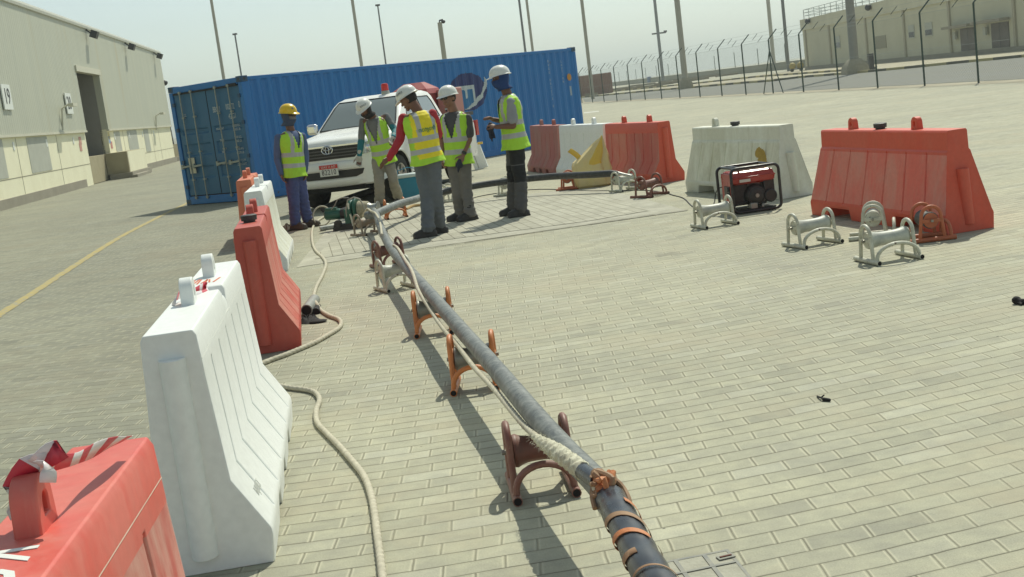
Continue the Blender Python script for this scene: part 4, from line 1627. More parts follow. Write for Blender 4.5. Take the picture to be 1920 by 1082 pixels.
# ================================================================== cables
def cable_material(name, col, dust, amt):
    m = bpy.data.materials.new(name)
    t, p = nodes(m)
    tc = N(t, 'ShaderNodeTexCoord').outputs['Object']
    n1 = N(t, 'ShaderNodeTexNoise', i_Scale=12., i_Detail=9., i_Roughness=.75, i_Distortion=.8)
    t.links.new(tc, n1.inputs['Vector'])
    n2 = N(t, 'ShaderNodeTexNoise', i_Scale=45., i_Detail=5., i_Roughness=.7)
    t.links.new(tc, n2.inputs['Vector'])
    f = ramp(t, n1.outputs[0], [(.38, (0, 0, 0)), (.66, (1, 1, 1))])
    c = mixc(t, mth(t, 'MULTIPLY', f, amt), col, dust)
    c = mixc(t, mth(t, 'MULTIPLY', ramp(t, n2.outputs[0], [(.55, (0, 0, 0)), (.7, (1, 1, 1))]), .35), c, dust)
    t.links.new(c, p.inputs['Base Color'])
    p.inputs['Roughness'].default_value = .5
    b = N(t, 'ShaderNodeBump', i_Strength=.15, i_Distance=.01)
    t.links.new(n2.outputs[0], b.inputs['Height'])
    t.links.new(b.outputs[0], p.inputs['Normal'])
    return m


M_CAB = cable_material('dusty grey cable sheath', (.075, .085, .085), (.30, .31, .28), .8)
M_CABB = cable_material('black cable sheath', (.022, .024, .026), (.12, .12, .11), .5)
M_LEATH = mat('brown leather strip', (.30, .17, .09), .7, dirt=(.40, .27, .16), amt=.6, scale=15)
M_ORNG = mat('orange strip', (.60, .20, .06), .6, dirt=(.42, .22, .12), amt=.6, scale=15, bump=.4)
M_TAPEB = mat('black electrical tape', (.022, .025, .035), .3, dirt=(.06, .065, .07), amt=.6, scale=15)
ZCB = .262
cpx = [(1330, 1260, .32), (1262, 1140, .315), (1212, 1060, .31), (1158, 960, .305), (1122, 908, .30), (1062, 846, .29), (1000, 776, .285), (930, 692, .28), (868, 622, .275), (816, 562, .27), (768, 508, .26), (735, 468, .26), (716, 432, .27), (706, 404, .28), (701, 396, .26)]
cpath = smooth_path([G(*q) for q in cpx], .02)
croot = MB().tube(cpath, [.043 + .0012 * noise.noise(Vector((i * .065, 0, 0))) for i in range(len(cpath))], 20).build('power_cable', M_CAB)
tag(croot, 'thick grey power cable laid over the rollers, its near end bound with tape', 'cable')


def helix(path, i0, i1, r, w_, turns, m_, name, ph=0., th=.0022):
    """strip wound round the cable"""
    pts = path[i0:i1]
    n = 240
    bb = MB()
    vs, ms = [], []
    L = len(pts) - 1
    for k in range(n + 1):
        u = k / n * L
        i = min(int(u), L - 1)
        c = pts[i].lerp(pts[i + 1], u - i)
        d = (pts[i + 1] - pts[i]).normalized()
        x = d.cross(Vector((0, 0, 1))).normalized()
        y = x.cross(d)
        a = ph + turns * 2 * math.pi * k / n
        rad = (x * math.cos(a) + y * math.sin(a))
        for sgn in (-1, 1):
            vs.append(c + d * sgn * w_ / 2 + rad * (r + .001))
        for sgn in (1, -1):
            vs.append(c + d * sgn * w_ / 2 * .9 + rad * (r + th))
    fs = []
    for k in range(n):
        o = 4 * k
        for j in range(4):
            fs.append((o + j, o + (j + 1) % 4, o + 4 + (j + 1) % 4, o + 4 + j))
    bb.add(vs, fs)
    return bb.build(name, m_, croot)


def idx(px, py):
    best = min(range(len(cpath)), key=lambda i: (cpath[i] - G(px, py, .305)).length)
    return best


i_a, i_b = 0, idx(1140, 935)
# black taped outer layer over the near end
jk = cpath[:i_b + 1]
rr = [.0475 + .0018 * math.sin(i * .9) for i in range(len(jk))]
rr[-1] = .045
MB().tube(jk, rr, 20).build('outer_sleeve', M_TAPEB, croot)
helix(cpath, idx(1215, 1065), idx(1155, 950), .0495, .036, 1.6, M_LEATH, 'leather_strip', ph=2.0)
helix(cpath, idx(1205, 1040), idx(1158, 965), .0505, .034, 1.05, M_ORNG, 'orange_strip', ph=.9)
helix(cpath, idx(1290, 1180), idx(1205, 1045), .0495, .012, 2.0, M_LEATH, 'leather_strip', ph=.5)
# knot of torn strips where the rope ties on
random.seed(21)
kc = G(1132, 908, .345)
for k in range(9):
    a = random.uniform(0, 6.28)
    pts = []
    for j in range(5):
        pts.append(kc + Vector((random.uniform(-.035, .035), random.uniform(-.05, .05), random.uniform(-.025, .035))))
    MB().tube(smooth_path(pts, .012), .0065 + .004 * random.random(), 7).build('knot_strand', [M_LEATH, M_ORNG, M_LEATH][k % 3], croot)
ic = idx(1138, 925)
for sgn in (-1, 1):
    pts = []
    for k, (al, ang) in enumerate(((0, .25), (-1, .7), (-2, 1.15), (-4, 1.5), (-5, 1.75))):
        c_ = cpath[max(0, ic + al)]
        d_ = (cpath[ic] - cpath[ic - 4]).normalized()
        x_ = d_.cross(Vector((0, 0, 1))).normalized()
        y_ = x_.cross(d_)
        pts.append(c_ + (y_ * math.cos(ang) + x_ * math.sin(ang) * sgn) * .052)
    MB().tube(smooth_path(pts, .01), .009, 7).build('knot_strand', M_LEATH, croot)

# pulling rope lying along the cable, with frayed splice
M_ROPE = mat('cream pulling rope', (.56, .52, .40), .85, dirt=(.36, .33, .25), amt=.7, scale=30)
M_FRAY = mat('frayed cream fibre', (.62, .60, .46), .9, dirt=(.36, .33, .24), amt=.7, scale=40)


def rope(path, r, name, label, cat='rope', step=.006, group=None):
    path = smooth_path(path, step)
    k = 2 * math.pi / .045
    acc = [0]
    for i in range(1, len(path)):
        acc.append(acc[-1] + (path[i] - path[i - 1]).length)
    bb = MB().tube(path, r, 12, tw=lambda i, a: .86 + .20 * abs(math.cos(1.5 * (a - k * acc[i] / 3))))
    return tag(bb.build(name, M_ROPE, smooth=60), label, cat, group)


rp = [(1010, 822), (985, 800), (955, 765), (925, 728), (890, 690), (858, 648), (830, 615), (805, 578), (785, 545), (775, 515), (768, 500), (760, 488), (746, 466), (738, 460)]
rp2 = [(716, 440, .32), (712, 415, .325), (704, 400, .33), (696, 396, .33), (688, 392, .30), (680, 405, .20)]


def beside_cable(px, py, gap=.055):
    """where the sight line touches the skin of the cable"""
    best = None
    for k in range(80, -1, -1):
        q = G(px, py, .16 + k * .003)
        dmin = min((q - c).length for c in cpath)
        if dmin <= gap:
            return q
        if best is None or dmin < best[0]:
            best = (dmin, q)
    return best[1]


rope([beside_cable(*q) for q in rp], .0125, 'pulling_rope', 'cream rope tied along the top of the grey cable')
r2 = rope([G(*q) for q in rp2], .012, 'pulling_rope', 'short cream rope from the winch looped over the cable bend')
random.seed(9)
sp_ = smooth_path([beside_cable(*q, gap=.058) for q in [(1002, 818), (1020, 832), (1045, 848), (1070, 866), (1094, 884)]], .006)
bb = MB()
bb.tube(sp_, [.012 + .016 * math.sin(min(1, i / len(sp_) * 1.6) * math.pi / 2) + .004 * noise.noise(Vector((i * .4, 0, 0))) for i in range(len(sp_))], 12, tw=lambda i, a: 1 + .14 * math.sin(3 * a + i * .55) + .12 * noise.noise(Vector((i * .5, a * 2, 3))))
spl = tag(bb.build('rope_splice', M_FRAY, smooth=60), 'thick frayed rope splice lashed over the cable at the near roller', 'rope splice')
bb = MB()
for i in range(420):
    u = random.random()
    c = sp_[int(u * (len(sp_) - 1))]
    d = (sp_[min(len(sp_) - 1, int(u * len(sp_)) + 1)] - c).normalized() if int(u * len(sp_)) + 1 < len(sp_) else Vector((0, -1, 0))
    a = random.uniform(-.6, 3.8)
    x = d.cross(Vector((0, 0, 1))).normalized()
    y = x.cross(d)
    rad = x * math.cos(a) + y * math.sin(a)
    q = c + rad * .022
    e = q + rad * random.uniform(.004, .016) + d * random.uniform(-.02, .02) + Vector((0, 0, random.uniform(-.01, .004)))
    mdl = (q + e) / 2 + rad * .003
    s_ = d * .0012
    bb.add([q - s_, q + s_, mdl + s_, e, mdl - s_], [(0, 1, 2, 3, 4)])
bb.build('frayed_fibre', M_FRAY, spl)
# black tape collar next to splice
c2 = smooth_path([beside_cable(1094, 884, .058), beside_cable(1108, 894, .055), beside_cable(1122, 903, .05)], .01)
MB().tube(c2, .027, 12).build('tape_collar', M_TAPEB, spl)
bb = MB()
bb.ell(G(1121, 918, .330), (.020, .036, .024))
bb.build('rope_end', M_FRAY, spl)

# rope on the ground
zr = .016
ga = [(628, 396, .10), (612, 404, .03), (596, 414, zr), (588, 424, zr), (585, 436, zr), (586, 455, zr), (592, 470, zr), (606, 484, zr), (611, 496, zr), (605, 515, zr), (594, 536, zr), (589, 552, .03), (588, 562, .06), (594, 570, .05), (602, 582, zr), (618, 592, zr), (634, 598, zr), (640, 606, zr), (634, 616, zr), (615, 628, zr), (590, 642, zr), (560, 655, zr), (530, 667, zr), (505, 676, zr), (470, 692, zr), (440, 716, zr)]
rope([G(*q) for q in ga], .016, 'ground_rope', 'cream rope snaking over the pavers from the winch past the red barrier')
gb = [(470, 716, zr), (505, 720, zr), (545, 727, zr), (575, 731, zr), (592, 737, zr), (599, 750, zr), (593, 770, zr), (595, 792, zr), (612, 812, zr), (636, 836, zr), (662, 866, zr), (682, 892, zr), (695, 925, zr), (702, 960, zr), (707, 1000, zr), (713, 1045, zr), (719, 1100, zr), (722, 1160, zr)]
rope([G(*q) for q in gb], .0145, 'ground_rope', 'cream rope running from the near white barrier to the bottom edge of the picture', step=.005)
# standing loop of stiff rope by the winch
lc = G(606, 420, .02)
lc.z = .14
bb = MB()
bb.tube([lc + Vector((.125 * math.cos(a), .03 * math.cos(a) + .04 * math.sin(a), .135 * math.sin(a))) for a in [2 * math.pi * i / 40 for i in range(40)]], .0115, 9, loop=True)
lo = bb.build('rope_loop', M_ROPE)
tag(lo, 'stiff cream rope loop standing upright next to the blue overalls', 'rope')

# second cable, from the winch roller to behind the workers, black part on to its end
c2px = [(688, 404, .26), (700, 403, .26), (716, 396, .265), (734, 388, .27), (752, 381, .262), (775, 375, .25), (800, 367, .22), (830, 360, .22), (860, 354, .24), (900, 347, .25), (950, 340, .255), (1000, 334, .26), (1050, 330, .262), (1100, 328, .262), (1150, 325, .262), (1158, 325, .26)]
p2 = smooth_path([G(*q) for q in c2px], .06)
bb = MB()
bb.tube(p2, [.05 if i < len(p2) - 3 else .05 - .008 * (i - len(p2) + 4) for i in range(len(p2))], 16)
n16 = 16
split = next(i for i, q in enumerate(p2) if q.x > G(815, 362, .22).x)
bb.m = [0 if (i // n16) < split else 1 for i in range(len(bb.f))]
tag(bb.build('power_cable', [M_CAB, M_CABB]), 'long dark cable passing behind the workers to its cut end by the yellow bag', 'cable')
q_ = G(1158, 325, .26)
q2_ = G(1184, 330, .20)
MB().tube([q_, q_.lerp(q2_, .3), q2_], [.028, .022, .016], 8).build('pulling_eye', mat('steel eye', (.5, .5, .46), .3, .8)).parent = None
o = bpy.data.objects['pulling_eye']
tag(o, 'silver pulling eye on the black cable end in front of the red barrier', 'cable fitting')
p3 = smooth_path([G(608, 392, .06), G(630, 382, .06), G(655, 372, .06), G(690, 360, .06), G(725, 350, .06), G(760, 343, .06)], .1)
tag(MB().tube(p3, .062, 14).build('cable_tail', M_CABB), 'dark cable tail on the ground behind the winch under the pickup bumper', 'cable')
# grey pole roller lying by the winch
tag(MB().tube([G(600, 429, .035), G(656, 420, .035)], .033, 12).build('plastic_pipe', mat('pale pipe', (.52, .55, .50), .5, dirt=(.08, .10, .10), amt=.8, scale=6)), 'short pale pipe lying on the pavers in front of the winch', 'pipe')

# thin black generator lead
ld = [(1360, 350, .20), (1350, 352, .19), (1342, 362, .12), (1340, 378, .03), (1334, 388, .006), (1320, 392, .006), (1300, 388, .006), (1282, 372, .006), (1262, 366, .006), (1245, 361, .006), (1210, 357, .006), (1160, 357, .006), (1110, 358, .006), (1060, 356, .006), (1010, 355, .006), (960, 359, .006), (910, 366, .006), (880, 374, .006), (850, 390, .006), (800, 402, .006), (755, 416, .006), (715, 424, .006), (690, 424, .006)]
tag(MB().tube(smooth_path([G(*q) for q in ld], .05), .007, 6).build('power_lead', plain('black lead', (.02, .02, .02), .5)), 'thin black lead running from the generator along the ground to the winch', 'lead')

# ================================================================== green winch
wo = G(668, 428)
wn = thing('cable_winch', (wo.x, wo.y, 0), 'dark green motor winch with rope wound on its drum, between two workers', 'winch', rz=R(-14))
M_GRN = mat('dark green machine paint', (.010, .105, .065), .35, dirt=(.03, .06, .05), amt=.5, scale=12)
M_STL = mat('bare steel', (.45, .46, .42), .35, .7, dirt=(.25, .22, .18), amt=.5, scale=20)
M_BLK = mat('oily black', (.03, .028, .026), .5, amt=.5)
bb = MB()
bb.lathe((-.42, 0, .22), (1, 0, 0), [(0, .05), (.02, .072), (.20, .075), (.24, .07)], 18)
bb.box((-.31, -.02, .29), (.16, .07, .05))
bb.build('motor', M_GRN, wn, bevel=.003)
MB().lathe((-.18, 0, .22), (1, 0, 0), [(0, .07), (.1, .085), (.14, .07)], 16).build('coupling', M_BLK, wn)
bb = MB()
bb.lathe((-.045, 0, .24), (1, 0, 0), [(0, .10), (.01, .15), (.05, .155), (.06, .14)], 26)
bb.box((-.06, -.05, .17), (.08, .14, .22))
bb.build('gear_housing', M_GRN, wn, bevel=.004)
MB().lathe((.045, 0, .25), (1, 0, 0), [(0, .165), (.015, .168), (.025, .16)], 26).build('drum_flange', M_GRN, wn)
bb = MB()
for i in range(7):
    rr_ = .105 - .003 * i
    cx = .085 + i * .021
    bb.tube([(cx + .008 * a / 6.28, rr_ * math.cos(a), .25 + rr_ * math.sin(a)) for a in [2 * math.pi * j / 24 for j in range(24)]], .0125, 6, loop=True)
bb.build('wound_rope', mat('rope windings', (.42, .38, .27), .85, amt=.6, scale=30), wn)
MB().lathe((.07, 0, .25), (1, 0, 0), [(0, .085), (.17, .075), (.19, .06), (.26, .06), (.28, .085), (.29, .085)], 22).build('drum', M_STL, wn)
bb = MB()
bb.tube([(-.08, -.1, .05), (-.06, -.12, .28), (-.02, -.12, .40), (.08, -.13, .43), (.16, -.14, .40), (.21, -.15, .30), (.24, -.15, .1)], .010, 8)
bb.build('guard_rail', mat('grey rail', (.36, .35, .29), .5), wn)
MB().tube([(-.30, -.05, .29), (-.24, -.06, .34), (-.18, -.08, .42), (-.10, -.1, .44), (0, -.11, .43)], .008, 6).build('control_cable', mat('grey cord', (.30, .28, .24), .6), wn)
bb = MB()
bb.box((-.1, 0, .06), (.34, .26, .05))
bb.bar((-.28, -.12, .03), (.25, -.12, .03), .05, .05)
bb.bar((-.28, .12, .03), (.25, .12, .03), .05, .05)
bb.lathe((-.2, -.16, .1), (0, 1, 0), [(0, .05), (.06, .05)], 12)
bb.build('base_frame', M_BLK, wn, bevel=.003)
MB().bar((.02, -.14, .05), (-.02, -.13, .36), .022, .03).build('side_bar', mat('white bar', (.6, .6, .5), .5), wn)

# ================================================================== cool box behind
p = G(770, 378)
cb = thing('cool_box', (p.x, p.y + .12, 0), 'teal cool box with white lid behind the red-sleeved worker', 'cool box', rz=R(10))
MB().box((0, 0, .20), (.36, .30, .40)).build('body', mat('teal plastic', (.012, .19, .30), .4, amt=.3), cb, bevel=.02)
MB().box((0, 0, .425), (.38, .32, .06)).build('lid', mat('cool box lid', (.52, .60, .60), .4, amt=.3), cb, bevel=.02)
MB().tube([(-.17, -.05, .43), (-.16, -.05, .52), (.0, -.05, .56), (.16, -.05, .52), (.17, -.05, .43)], .008, 6).build('carry_handle', plain('blue handle', (.05, .25, .40), .5), cb)

# ================================================================== generator
g0, g1 = G(1379, 404), G(1475, 395)
gd = Vector((math.cos(R(9)), math.sin(R(9)), 0))
g1 = g0 + gd * .50
gn = thing('generator', ((g0 + g1) / 2 + Vector((-gd.y, gd.x, 0)) * .21), 'portable petrol generator with red tank inside a black tube frame', 'generator', rz=math.atan2(gd.y, gd.x))
M_FRM = mat('black tube frame', (.014, .014, .015), .35, dirt=(.05, .05, .05), amt=.5, scale=15)
M_TNK = mat('red generator tank', (.36, .035, .028), .3, dirt=(.42, .13, .10), amt=.45, scale=6)
M_ENG = mat('black engine', (.018, .017, .017), .5, dirt=(.06, .055, .05), amt=.6, scale=25)
GW, GD_, GH = .26, .215, .475


def rrect(y, x0, x1, z0, z1, r):
    pts = []
    for cx, cz, a0 in ((x1 - r, z0 + r, -90), (x1 - r, z1 - r, 0), (x0 + r, z1 - r, 90), (x0 + r, z0 + r, 180)):
        for k in range(5):
            a = R(a0 + 22.5 * k)
            pts.append((cx + r * math.cos(a), y, cz + r * math.sin(a)))
    return pts


for y in (-GD_, GD_):
    bb = MB()
    bb.tube(rrect(y, -GW, GW, .02, GH, .055), .0155, 10, loop=True)
    bb.build('frame_hoop', M_FRM, gn)
for x, z in ((-GW + .05, GH), (GW - .05, GH), (-GW + .06, .02), (GW - .06, .02), (-GW + .13, GH - .002)):
    MB().tube([(x, -GD_, z), (x, GD_, z)], .013, 8).build('cross_tube', M_FRM, gn)
bb = MB()
zt0, zt1 = .325, .435
bb.rings([[Vector((sx_ * a, sy * b_, z)) for sx_, sy in ((1, -1), (1, 1), (-1, 1), (-1, -1))] for a, b_, z in ((.19, .13, .30), (.225, .165, .32), (.232, .172, .365), (.236, .178, .367), (.236, .178, .377), (.228, .168, .379), (.215, .155, .425), (.19, .13, .437))])
bb.build('fuel_tank', M_TNK, gn, smooth=25, bevel=.012)
MB().lathe((.12, -.05, .434), (0, 0, 1), [(0, .03), (.02, .032), (.026, .025)], 16).build('fuel_cap', plain('chrome cap', (.7, .7, .68), .15, .9), gn)
MB().box((0, .0, .443), (.30, .20, .012)).build('top_tray', mat('dusty tray', (.30, .27, .19), .7, amt=.5), gn)
bb = MB()
bb.lathe((.02, -.10, .17), (0, -1, 0), [(-.12, .10), (-.02, .118), (.03, .118), (.06, .10), (.075, .06)], 24)
bb.box((-.14, .02, .19), (.17, .26, .22))
bb.build('engine_block', M_ENG, gn, bevel=.006)
bb = MB()
for r_ in (.09, .07, .05):
    bb.tube([(.02 + r_ * math.cos(a), -.165, .17 + r_ * math.sin(a)) for a in [2 * math.pi * i / 24 for i in range(24)]], .004, 5, loop=True)
bb.build('recoil_cover', mat('dark ribbed cover', (.05, .05, .05), .35), gn)
MB().lathe((.02, -.176, .17), (0, -1, 0), [(0, .022), (.01, .02)], 14).build('starter_hub', mat('cast aluminium', (.34, .34, .31), .45, .6), gn)
bb = MB()
for i in range(7):
    bb.box((.03 + .0 * i, -.02, .26 + i * .009), (.16, .15, .003))
bb.build('cooling_fin', mat('cast aluminium', (.34, .34, .31), .45, .6), gn)
MB().lathe((.20, .06, .26), (0, 0, -1), [(0, .045), (.11, .045)], 14).build('muffler', mat('sooty steel', (.16, .15, .14), .5, .6), gn)
MB().box((-.10, -.180, .34), (.12, .002, .03)).build('tank_decal', mat('pale decal', (.62, .60, .54), .4), gn)
MB().tube([(-.26, -.12, .06), (-.2, -.17, .10), (-.1, -.165, .12), (-.05, -.13, .10)], .006, 6).build('fuel_hose', M_FRM, gn)
bb = MB()
bb.box((.17, -.06, .22), (.12, .18, .20))
bb.lathe((.17, -.15, .15), (0, -1, 0), [(0, .07), (.03, .07)], 16)
bb.build('air_filter', M_ENG, gn, bevel=.012)
bb = MB()
bb.lathe((-.02, .12, .18), (1, 0, 0), [(-.2, .09), (.0, .10), (.16, .10)], 18)
bb.build('alternator', mat('alternator housing', (.12, .12, .115), .4, .4, amt=.5), gn)
bb = MB()
bb.box((-.02, -.12, .065), (.08, .10, .07))
bb.box((.08, -.10, .05), (.03, .12, .05))
bb.build('crankcase', mat('cast aluminium', (.34, .34, .31), .45, .6, amt=.5, scale=20), gn, bevel=.01)
bb = MB()
bb.box((-.235, .0, .27), (.018, .30, .30))
bb.build('side_panel', M_TNK, gn, bevel=.01)
bb = MB()
bb.box((-.249, -.03, .23), (.01, .15, .12))
for z in (.2, .26):
    bb.lathe((-.252, -.06, z), (-1, 0, 0), [(0, .024), (.012, .022)], 12)
bb.build('socket_panel', plain('dark socket panel', (.02, .02, .022), .4), gn)
bb = MB()
bb.box((0, 0, .035), (.44, .34, .012))
bb.build('base_plate', M_ENG, gn)

# ================================================================== yellow bag
b0 = G(1114, 351)
bag = thing('rubble_sack', (b0.x, b0.y + .15, 0), 'faded yellow plastic sack pulled to a point, standing before the barriers', 'sack')
o_ = Vector((b0.x, b0.y + .15, 0))
prof = [(0, -.01, .27, .17), (.03, 0, .30, .20), (.12, 0, .305, .21), (.24, 0, .30, .20), (.34, 0, .292, .18), (.385, .01, .275, .165), (.44, .05, .235, .14), (.50, .085, .195, .115), (.56, .115, .155, .09), (.62, .145, .11, .065), (.67, .175, .065, .04), (.71, .20, .028, .018), (.745, .212, .008, .006)]
rs = []
NS = 44
random.seed(31)
fold = [random.uniform(-1, 1) for _ in range(NS)]
for li, (z, cx, rx_, ry_) in enumerate(prof):
    ring = []
    for j in range(NS):
        a = 2 * math.pi * j / NS
        k = 1 - .24 * math.exp(-((a - 5.45) / .16) ** 2) * min(1, z * 3) - .16 * math.exp(-((a - 4.5) / .12) ** 2) * min(1, z * 3) - .22 * math.exp(-((a - .8) / .25) ** 2)
        sq = 1 / max(abs(math.cos(a)), abs(math.sin(a))) ** .35
        k *= sq * (1 + .035 * fold[j] + .11 * noise.noise(Vector((math.cos(a) * 3, math.sin(a) * 3, z * 6))))
        zz = z + (.02 * noise.noise(Vector((a * 3, z * 9, 5))) if 0 < li < 11 else 0)
        ring.append(Vector((cx + rx_ * k * math.cos(a), ry_ * k * math.sin(a), max(zz, .001))))
    rs.append(ring)
bb = MB()
bb.rings(rs)
M_BAG = mat('faded yellow plastic', (.78, .62, .26), .45, dirt=(.72, .60, .34), amt=.75, scale=4, bump=.5, bscale=16)
M_BAGY = mat('bright yellow plastic', (.80, .52, .05), .4, dirt=(.70, .50, .14), amt=.5, scale=5)
for i, f in enumerate(bb.f[:-2]):
    j, lv = i % NS, i // NS
    if 32 <= j <= 37 and lv >= 4:
        bb.m[i] = 1
bb.build('sack_body', [M_BAG, M_BAGY], bag, smooth=22)
MB().rings([[Vector((-.14 - .16 * t_ + .03 * s_ + .02 * math.sin(t_ * 3), -.03, .42 + .17 * t_ + .025 * s_)) for s_ in (-1, 1)] for t_ in (0, .25, .5, .8, 1)], close=False, cap=False).build('torn_corner', M_BAGY, bag)
md = bpy.data.objects['torn_corner'].modifiers.new('s', 'SOLIDIFY')
md.thickness = .01

# ================================================================== scraps on the ground
M_RAG = mat('black rag', (.015, .013, .014), .85, amt=.5)


def rag(cx, cy, sx_, sy, h, label, cat='rag', m_=None, seed=0, name='black_rag', yaw=0):
    p = G(cx, cy)
    bb = MB()
    n, k = 28, 8
    rs = []
    for i in range(k + 1):
        t_ = i / k
        ring = []
        for j in range(n):
            a = 2 * math.pi * j / n
            f = (1 - t_) * (1 + .45 * noise.noise(Vector((math.cos(a) * 1.7 + seed, math.sin(a) * 1.7, seed))))
            z = h * (1 - (1 - t_) ** 2) * (.5 + .9 * abs(noise.noise(Vector((math.cos(a) * 2, math.sin(a) * 2 + seed, t_ * 3)))))
            ring.append(Vector((sx_ * max(f, .02) * math.cos(a), sy * max(f, .02) * math.sin(a), z + .001)))
        rs.append(ring)
    bb.rings(rs)
    bb.xf(Matrix.Translation(p) @ Matrix.Rotation(yaw, 4, 'Z'))
    return tag(bb.build(name, m_ or M_RAG, smooth=50), label, cat)


rag(578, 603, .085, .11, .06, 'crumpled black rag on the pavers next to the red barrier', seed=2)
bb = MB()
bb.ell(G(597, 602, .012), (.07, .05, .012))
bb.build('rag_tail', M_RAG, None)
o = bpy.data.objects['rag_tail']
o.parent = bpy.data.objects['black_rag']
bb = MB()
bb.ell(G(1906, 563, .022), (.028, .024, .024))
bb.tcap(G(1908, 565, .018), G(1935, 566, .016), .016, .020, 10)
bb.tcap(G(1902, 566, .012), G(1915, 570, .010), .010, .008, 8)
tag(solidify(bb, .006, 2).build('black_scrap', M_RAG), 'black scrap at the right edge of the picture', 'scrap')
bb = MB()
bb.tube(smooth_path([G(1532, 743, .004), G(1540, 746, .012), G(1548, 748, .010), G(1556, 749, .006)], .006), [.005] * len(smooth_path([G(1532, 743, .004), G(1540, 746, .012), G(1548, 748, .010), G(1556, 749, .006)], .006)), 6)
bb.tcap(G(1545, 749, .008), G(1555, 750, .008), .010, .008, 8)
bb.tcap(G(1540, 745, .008), G(1545, 741, .018), .004, .004, 6)
tag(solidify(bb, .003, 1).build('black_scrap', M_RAG), 'small black scrap alone on the open pavers at right', 'scrap')
o = rag(540, 432, .13, .22, .11, 'dark glove heap beside the white barrier and the blue overalls', cat='gloves', m_=mat('dark brown cloth', (.05, .03, .025), .85, dirt=(.10, .09, .02), amt=.5, scale=30), seed=11, name='glove_heap')
# cut pipe offcut with the rope through it
a, c = G(575, 582, .045), G(590, 562, .045)
bb = MB()
bb.tube([a, c], .046, 16)
o = bb.build('pipe_offcut', mat('grey pipe', (.28, .29, .26), .5, dirt=(.18, .18, .16), amt=.5))
tag(o, 'short grey cable offcut lying where the rope bends by the red barrier', 'offcut')
bb = MB()
d = (a - c).normalized()
bb.lathe(a + d * .0005, d, [(0, .038), (.001, .038)], 16)
bb.build('offcut_bore', M_RAG, o, smooth=0)
tag(MB().tube([G(592, 585, .02), G(597, 574, .03)], [.032, .022], 10).build('rubber_boot', M_RAG), 'small black rubber piece under the rope bend', 'scrap')
# rag and strips behind cable near cool box
p = G(775, 389)
tag(MB().tube(smooth_path([G(762, 392, .02), G(774, 386, .03), G(786, 385, .02), G(797, 384, .015)], .03), .022, 7).build('yellow_strap', mat('tan webbing', (.45, .30, .12), .8)), 'tan webbing strap on the ground before the cool box', 'strap')

# manhole frame set in the pavers, bottom edge
mA, mB_, mC, mD = G(1205, 1062), G(1365, 1031), G(1432, 1110), G(1262, 1150)
bb = MB()
fr = [mA, mB_, mC, mD]
cen = sum(fr, Vector()) / 4
outer = [(q.x, q.y, .003) for q in fr]
inner = [((q.x - cen.x) * .93 + cen.x, (q.y - cen.y) * .93 + cen.y, .003) for q in fr]
M_MH = mat('manhole steel', (.15, .155, .145), .6, .3, dirt=(.33, .32, .26), amt=.7, scale=12)
bb.add(outer + inner, [(0, 1, 5, 4), (1, 2, 6, 5), (2, 3, 7, 6), (3, 0, 4, 7)])
mh = thing('manhole_cover', (0, 0, 0), 'square paver-filled inspection cover with a slotted handle at the bottom edge', 'manhole cover')
bb.build('cover_frame', M_MH, mh, smooth=0)
bb = MB()
bb.add([(x, y, .002) for x, y, z in inner], [(0, 1, 2, 3)])
bb.build('infill', mat('pale infill blocks', (.40, .39, .31), .85, dirt=(.30, .29, .23), amt=.6, scale=10, bump=.4), mh, smooth=0)
bb = MB()
i4 = [Vector(q) for q in inner]
for t_ in (.36, .72):
    bb.bar(i4[0].lerp(i4[1], t_) + Vector((0, 0, .0005)), i4[3].lerp(i4[2], t_) + Vector((0, 0, .0005)), .014, .003)
for t_ in (.3, .7):
    bb.bar(i4[0].lerp(i4[3], t_) + Vector((0, 0, .001)), i4[1].lerp(i4[2], t_) + Vector((0, 0, .001)), .012, .003)
bb.build('cross_rib', M_MH, mh, smooth=0)
hc = G(1361, 1047)
MB().box((hc.x, hc.y, .005), (.055, .03, .004), Matrix.Rotation(R(14), 3, 'Z')).build('handle_pocket', M_MH, mh)
MB().box((hc.x, hc.y, .008), (.040, .007, .004), Matrix.Rotation(R(14), 3, 'Z')).build('handle', mat('rust', (.16, .06, .04), .8), mh)

# ================================================================== white pickup
TR_YAW = R(-18)
TN = Vector((-2.71, 20.63, 0))
tk = thing('pickup_truck', TN, 'white double-cab pickup facing the camera with red beacon, parked before the blue container', 'pickup truck', rz=TR_YAW)


def car_paint():
    m = mat('white car paint', (.84, .85, .82), .28, dirt=(.74, .72, .63), amt=.35, scale=2.2)
    return m


M_CAR = car_paint()
M_BLKP = mat('black trim plastic', (.02, .02, .022), .45, amt=.4)
M_UND = plain('dark underside', (.012, .012, .012), .9)
M_CHR = plain('chrome', (.75, .76, .76), .12, 1.)
M_GLS = bpy.data.materials.new('glass with painted reflection')
t_, p_ = nodes(M_GLS)
p_.inputs['Base Color'].default_value = (.17, .20, .19, 1)  # opaque grey, reflections on the glass put into the base colour
p_.inputs['Roughness'].default_value = .06
p_.inputs['Specular IOR Level'].default_value = .9
p_.inputs['Coat Weight'].default_value = .6
p_.inputs['Coat Roughness'].default_value = .05
AX = (.90, 3.98)
RA = .435


def lerp_tab(tab, y):
    for i in range(len(tab) - 1):
        if tab[i][0] <= y <= tab[i + 1][0]:
            f = (y - tab[i][0]) / max(1e-6, tab[i + 1][0] - tab[i][0])
            return tab[i][1] + (tab[i + 1][1] - tab[i][1]) * f
    return tab[-1][1] if y > tab[-1][0] else tab[0][1]


